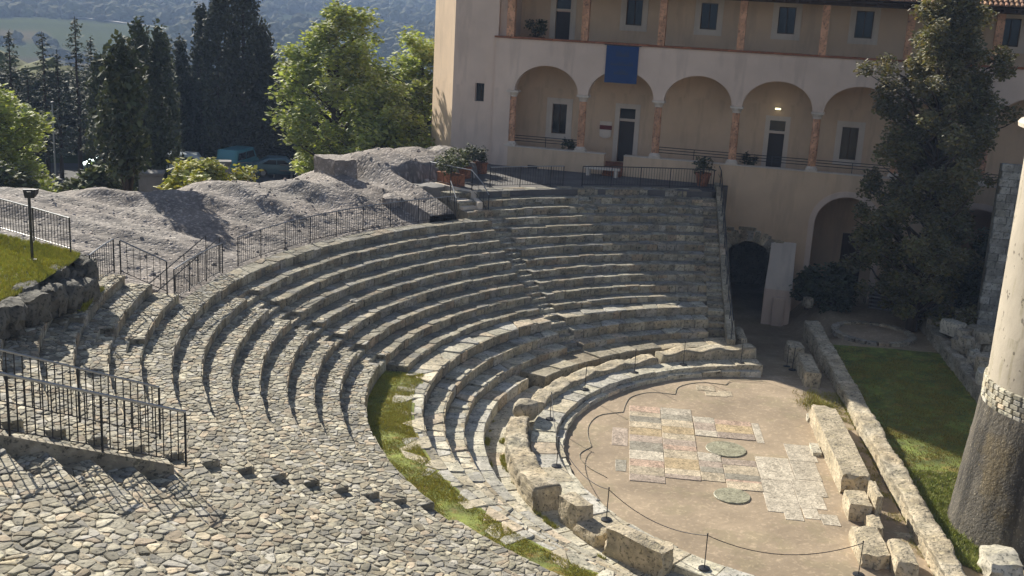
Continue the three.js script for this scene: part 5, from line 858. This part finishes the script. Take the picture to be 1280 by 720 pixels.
// far woods: one mass
{
  const lump = new THREE.IcosahedronGeometry(1, 2), p = lump.attributes.position, C = []; for (let i = 0; i < p.count; i++) { const v = new THREE.Vector3().fromBufferAttribute(p, i), n = 1 + 0.55 * fbm(v.x * 2.2, v.y * 2.2, v.z * 2.2, 3); p.setXYZ(i, v.x * n, v.y * n * 0.85 + 0.5, v.z * n); const c = 1 + 0.6 * fbm(v.x * 4, v.y * 4, v.z * 4, 2); C.push(c, c, c); } lump.setAttribute('color', new THREE.Float32BufferAttribute(C, 3)); lump.computeVertexNormals();
  const im = new THREE.InstancedMesh(lump, std({ color: L3(0.062, 0.078, 0.028), roughness: 1 }), 15000), m4 = new THREE.Matrix4(), c = new THREE.Color(), q = new THREE.Quaternion(), ax = new THREE.Vector3(0, 1, 0); let k = 0, guard = 0; const R = mulberry(77);
  while (k < 15000 && guard++ < 90000) {
    const az = lerp(-58, -15, R()), u = R(), D = u < 0.16 ? lerp(105, 590, R()) : 590 + 1950 * Math.pow(R(), 1.3), [x, z] = atAz(az, D); const inField = az < -35.4 + (D - 700) * 0.006 && D > 590 && D < 838; if (inField && !(az < -40.5 && D > 688 && D < 704) && !(D > 630 && D < 640 && az > -41)) continue; const n = fbm(x * 0.006, z * 0.006); if (D > 860 && n < -0.16) continue;
    const s = (D < 590 ? 3.2 : 4.2) * (0.55 + 0.9 * R()) * (inField ? 0.6 : 1); q.setFromAxisAngle(ax, R() * 6.28); m4.compose(new THREE.Vector3(x, terrainH(x, z), z), q, new THREE.Vector3(s * (0.8 + 0.4 * R()), s * (0.75 + 0.6 * R()), s * (0.8 + 0.4 * R()))); im.setMatrixAt(k, m4); const v = 0.6 + 0.9 * R(), y = R(); im.setColorAt(k, c.setRGB(v * (1 + 0.5 * y), v * (1 + 0.1 * y), v * (1 - 0.2 * y))); k++;
  }
  im.count = k; im.name = numbered('far_woods'); im.userData.kind = 'stuff'; tag(im, 'hazy woods covering the hills and valley beyond the road', 'woods'); scene.add(im);
  // a few far houses
  for (const [az, D, l, w] of [[-23.6, 620, 'small pale house among the trees of the far hill', 7], [-44.2, 560, 'low pale farm shed beside the far fields', 16], [-30.9, 420, 'pale farmhouse low in the wooded valley', 9], [-34.0, 900, 'small white house on the far wooded slope', 8]]) {
    const [x, z] = atAz(az, D), y = terrainH(x, z), h = thing('farmhouse', l, 'house', [x, y + (D < 640 ? 6 : 9), z], az * -RAD + 0.5); new MB().box(0, 2.2, 0, w, 7.5, w * 0.7).build('wall', M.trim, h); const r = new MB(), a = w / 2 + 0.4, b = w * 0.35 + 0.4; r.quad([-a, 5.9, b], [a, 5.9, b], [a, 8, 0], [-a, 8, 0]).quad([a, 5.9, -b], [-a, 5.9, -b], [-a, 8, 0], [a, 8, 0]).tri([-a, 5.9, b], [-a, 8, 0], [-a, 5.9, -b]).tri([a, 5.9, b], [a, 5.9, -b], [a, 8, 0]); r.build('roof', M.roofTile, h); for (const q of [-0.25, 0.25]) new MB().box(q * w, 3.6, -w * 0.35 - 0.02, 1.0, 1.5, 0.1).build('window', M.dark, h);
  }
}
// parked cars
function car(label, [x, y, z], ry, paint, kind) {
  const g = thing('parked_car', label, 'car', [x, y, z], ry, 'cars parked along the road'), body = std({ color: paint, roughness: 0.28, metalness: 0.25 });
  const prof = kind === 'van' ? [[-2.15, 0.32], [-2.2, 0.75], [-1.75, 0.98], [-1.15, 1.75], [1.9, 1.8], [2.15, 1.0], [2.15, 0.32]] : [[-2.1, 0.3], [-2.15, 0.62], [-1.95, 0.78], [-1.0, 0.9], [-0.35, 1.4], [0.95, 1.43], [1.75, 1.0], [2.1, 0.92], [2.12, 0.32]];
  const s = new THREE.Shape(prof.map((p) => new THREE.Vector2(...p))), e = new THREE.ExtrudeGeometry(s, { depth: 1.16, bevelEnabled: true, bevelThickness: 0.26, bevelSize: 0.1, bevelSegments: 5 }); e.translate(0, 0, -0.58); const b = new MB().geo(e).build('body', body, g, 0.7);
  const cab = kind === 'van' ? [[-1.42, 1.08], [-1.02, 1.62], [1.7, 1.64], [1.85, 1.08]] : [[-0.78, 0.98], [-0.28, 1.33], [0.9, 1.35], [1.42, 1.02]];
  for (const q of [-0.845, 0.845]) { const w = new THREE.Shape(cab.map((p) => new THREE.Vector2(...p))), we = new THREE.ExtrudeGeometry(w, { depth: 0.02, bevelEnabled: false }); we.translate(0, 0, q - 0.01); new MB().geo(we).build('side_window', M.glass, b); new MB().box(0.3, kind === 'van' ? 1.35 : 1.17, q, 0.06, 0.5, 0.03).build('pillar', body, b); }
  const A = cab[0], B = cab[1], fx = kind === 'van' ? -0.18 : -0.12; new MB().quad([A[0] + fx - 0.06, A[1], -0.62], [B[0] + fx, B[1] + 0.06, -0.56], [B[0] + fx, B[1] + 0.06, 0.56], [A[0] + fx - 0.06, A[1], 0.62]).build('windscreen', M.glass, b);
  for (const wx of [-1.32, 1.32]) for (const q of [-0.74, 0.74]) { const t = new THREE.CylinderGeometry(0.32, 0.32, 0.2, 20); t.rotateX(Math.PI / 2); t.translate(wx, 0.32, q); const w = new MB().geo(t).build('wheel', M.dark, g, 0.6); const r = new THREE.CylinderGeometry(0.19, 0.19, 0.215, 14); r.rotateX(Math.PI / 2); r.translate(wx, 0.32, q); new MB().geo(r).build('rim', M.rail, w); }
  for (const q of [-0.55, 0.55]) { new MB().rbox(-2.17, 0.66, q, 0.08, 0.14, 0.34, 0, 0.02).build('headlight', M.glass, g); new MB().rbox(2.18, 0.78, q, 0.08, 0.16, 0.26, 0, 0.02).build('tail_light', std({ color: L3(0.3, 0.02, 0.02), roughness: 0.3 }), g); }
  return g;
}
const ROADRY = Math.atan2(-0.87, 0.49) + Math.PI;
car('dark blue green estate car with bright roof reflections beside the ruined stub', [42.3, -0.6, -45.2], ROADRY, L3(0.07, 0.14, 0.17), 'car'); car('teal car with a pale roof parked behind the yellow green bush', [42.5, -0.6, -49.2], ROADRY + 1.2, L3(0.08, 0.27, 0.32), 'van'); car('pale silver van half hidden by the yellow green bush', [37.2, -0.6, -50.8], ROADRY, L3(0.45, 0.5, 0.52), 'van'); car('turquoise car beyond the green glossy bush', [34.4, -0.6, -54.9], ROADRY + 0.5, L3(0.12, 0.36, 0.4), 'car'); car('pale car behind the road fence under the broadleaf tree', [30.2, -0.6, -63], ROADRY + 0.3, L3(0.4, 0.45, 0.46), 'car');
// gate pillars and fence by the road
for (const [az, d, w, l] of [[-36.55, 71, 1.35, 'broad pale gate pillar beside the cypress clump'], [-33.05, 76, 0.75, 'slim pale gate pillar behind the yellow green bush']]) { const [x, z] = atAz(az, d), g = thing('gate_pillar', l, 'pillar', [x, -1.2, z], 0.55, 'pillars by the road'); new MB().rbox(0, 1.75, 0, w, 3.5, w, 0, 0.04).build('shaft', M.concrete, g); new MB().rbox(0, 3.58, 0, w + 0.2, 0.16, w + 0.2, 0, 0.03).build('cap', M.concrete, g); }
{
  const fence = (l, a0, d0, a1, d1, n) => { const A = atAz(a0, d0), B = atAz(a1, d1), g = thing('road_fence', l, 'fence', [0, 0, 0], 0, 'fences along the road'); for (const y of [0.55, 1.0]) new MB().tube([[A[0], y - 0.6, A[1]], [B[0], y - 0.6, B[1]]], 0.05, 6).build('rail', M.concrete, g); for (let i = 0; i <= n; i++) { const x = lerp(A[0], B[0], i / n), z = lerp(A[1], B[1], i / n); new MB().box(x, -0.4, z, 0.12, 1.7, 0.12).build('post', M.concrete, g); } };
  fence('pale two rail fence along the road near the broadleaf tree', -46, 79, -37.5, 80, 9); fence('pale two rail fence along the road near the estate car', -33.2, 90, -28, 88, 6);
  const [px, pz] = atAz(-40.9, 82), p = thing('lamp_pole', 'slim grey pole rising between the thin pines by the road fence', 'pole', [px, -1.1, pz]); new MB().tube([[0, 0, 0], [0, 6.5, 0]], [0.07, 0.05], 8).build('shaft', M.rail, p); new MB().rbox(0, 6.55, 0, 0.5, 0.1, 0.16, 0.5, 0.03).build('lamp_head', M.iron, p);
}
// planters and pots
function shrubIn(g, y, h, r, mat, seed) { const R = mulberry(seed), cl = []; for (let i = 0; i < 26; i++) { const a = R() * 6.28, q = r * Math.sqrt(R()); cl.push([Math.cos(a) * q, y + h * (0.2 + 0.75 * R()), Math.sin(a) * q, r * 0.36, 0.9, 1]); } meshOf(leaves(cl, 700, 0.11, R, {}), mat, 'foliage', g); const st = new MB(); for (let i = 0; i < 5; i++) limb(st, [0, y - 0.05, 0], [(R() - 0.5) * r, y + h * 0.7, (R() - 0.5) * r], 0.02, 0.006, R); st.build('stem', M.bark, g); }
function box(label, [x, y, z], ry, L, seed, mat) { const g = thing('planter', label, 'planter', [x, y, z], ry, 'planters on the terrace'); new MB().rbox(0, 0.27, 0, L, 0.54, 0.55, 0, 0.03).build('trough', M.terracotta, g); new MB().rbox(0, 0.53, 0, L + 0.08, 0.08, 0.63, 0, 0.02).build('rim', M.terracotta, g); shrubIn(g, 0.55, 0.8, L * 0.46, mat, seed); return g; }
box('terracotta trough with a light green shrub at the terrace wall corner', [15.0, 4.8, -19.9], 1.05, 1.5, 81, LM.mid); box('terracotta trough with a dark round shrub beside the end block of the building', [19.6, 4.8, -20.6], 1.4, 1.6, 82, LM.dark); box('terracotta trough behind the trough with the light green shrub', [17.6, 4.8, -20.6], 1.2, 1.4, 83, LM.mid);
function pot(label, [x, y, z], s, mat, seed) { const g = thing('plant_pot', label, 'potted plant', [x, y, z], 0, 'potted plants'); new MB().lathe([[0, 0.02], [0.24 * s, 0], [0.33 * s, 0.5 * s], [0.37 * s, 0.5 * s], [0.37 * s, 0.58 * s], [0.3 * s, 0.58 * s], [0.28 * s, 0.5 * s], [0, 0.5 * s]], 18).build('pot', M.terracotta, g, 0.5); shrubIn(g, 0.5 * s, 0.75 * s, 0.42 * s, mat, seed); }
pot('terracotta pot with a dark shrub behind the terrace railing near the end wall', [23.0, 4.8, -9.0], 1.15, LM.dark, 91); { const [x, z] = FW(3.35, -0.95); pot('potted dark plant in the arcade beside the first full column', [x, 5.2, z], 1.0, LM.dark, 92); const [x2, z2] = FW(13.05, -1.0); pot('potted dark plant in the arcade arch with the lamp', [x2, 5.2, z2], 1.0, LM.dark, 93); const [x3, z3] = FW(1.0, -1.3); pot('large leafy potted plant up in the loggia beside its door', [x3, 11.0, z3], 1.35, LM.dark, 94); }
{ // stack of boards below the facade
  const g = thing('board_stack', 'stack of pale boards lying in the shade below the facade', 'boards', [22.4, -0.45, 0.7], 1.5); for (let i = 0; i < 5; i++) new MB().rbox(rr(-0.05, 0.05), 0.1 + i * 0.19, rr(-0.04, 0.04), 1.5, 0.09, 0.5, rr(-0.03, 0.03), 0.01).build('board', M.concrete, g); for (const q of [-0.6, 0.6]) for (let i = 0; i < 4; i++) new MB().box(q, 0.19 + i * 0.19, 0, 0.08, 0.09, 0.48).build('spacer', M.wood, g);
  for (const [x, z, s, sd] of [[22.8, -2.2, 0.9, 95], [22.5, -1.4, 0.6, 96], [23.0, -0.6, 0.8, 97], [21.2, -2.9, 0.45, 98]]) rock('fallen_block', 'grey worn block in the shade at the foot of the large wall arch', 'stone block', [x, -0.5, z], [s, s * 1.1, s * 0.8], sd, sd, M.riser, { round: 0.25, group: 'blocks below the wall arch' });
}
console.log('plants');
grassField('weeds', 'green tufts growing below the dark boulders on the upper tiers', 700, () => { const th = rr(-119.5, -113.5), R = 22.85 + rr(0, 0.85) * rnd(), [x, z] = PW(R, th); return [x, R < 23.5 ? 4.8 : 5.1, z]; }, 0.13, [1.3, 1.25, 0.9]);
grassField('weeds', 'sparse weeds along the foot of the podium wall and the benches', 900, () => { const th = rr(-150, -98), R = rnd() < 0.6 ? 11.5 + rr(-0.08, 0.06) : 11.0 + rr(-0.05, 0.12), [x, z] = PW(R, th); if (fbm(x * 1.2, z * 1.2) < 0.06) return null; return [x, -0.2, z]; }, 0.08, [1.1, 1.1, 0.9]);
renderer.render(scene, camera);
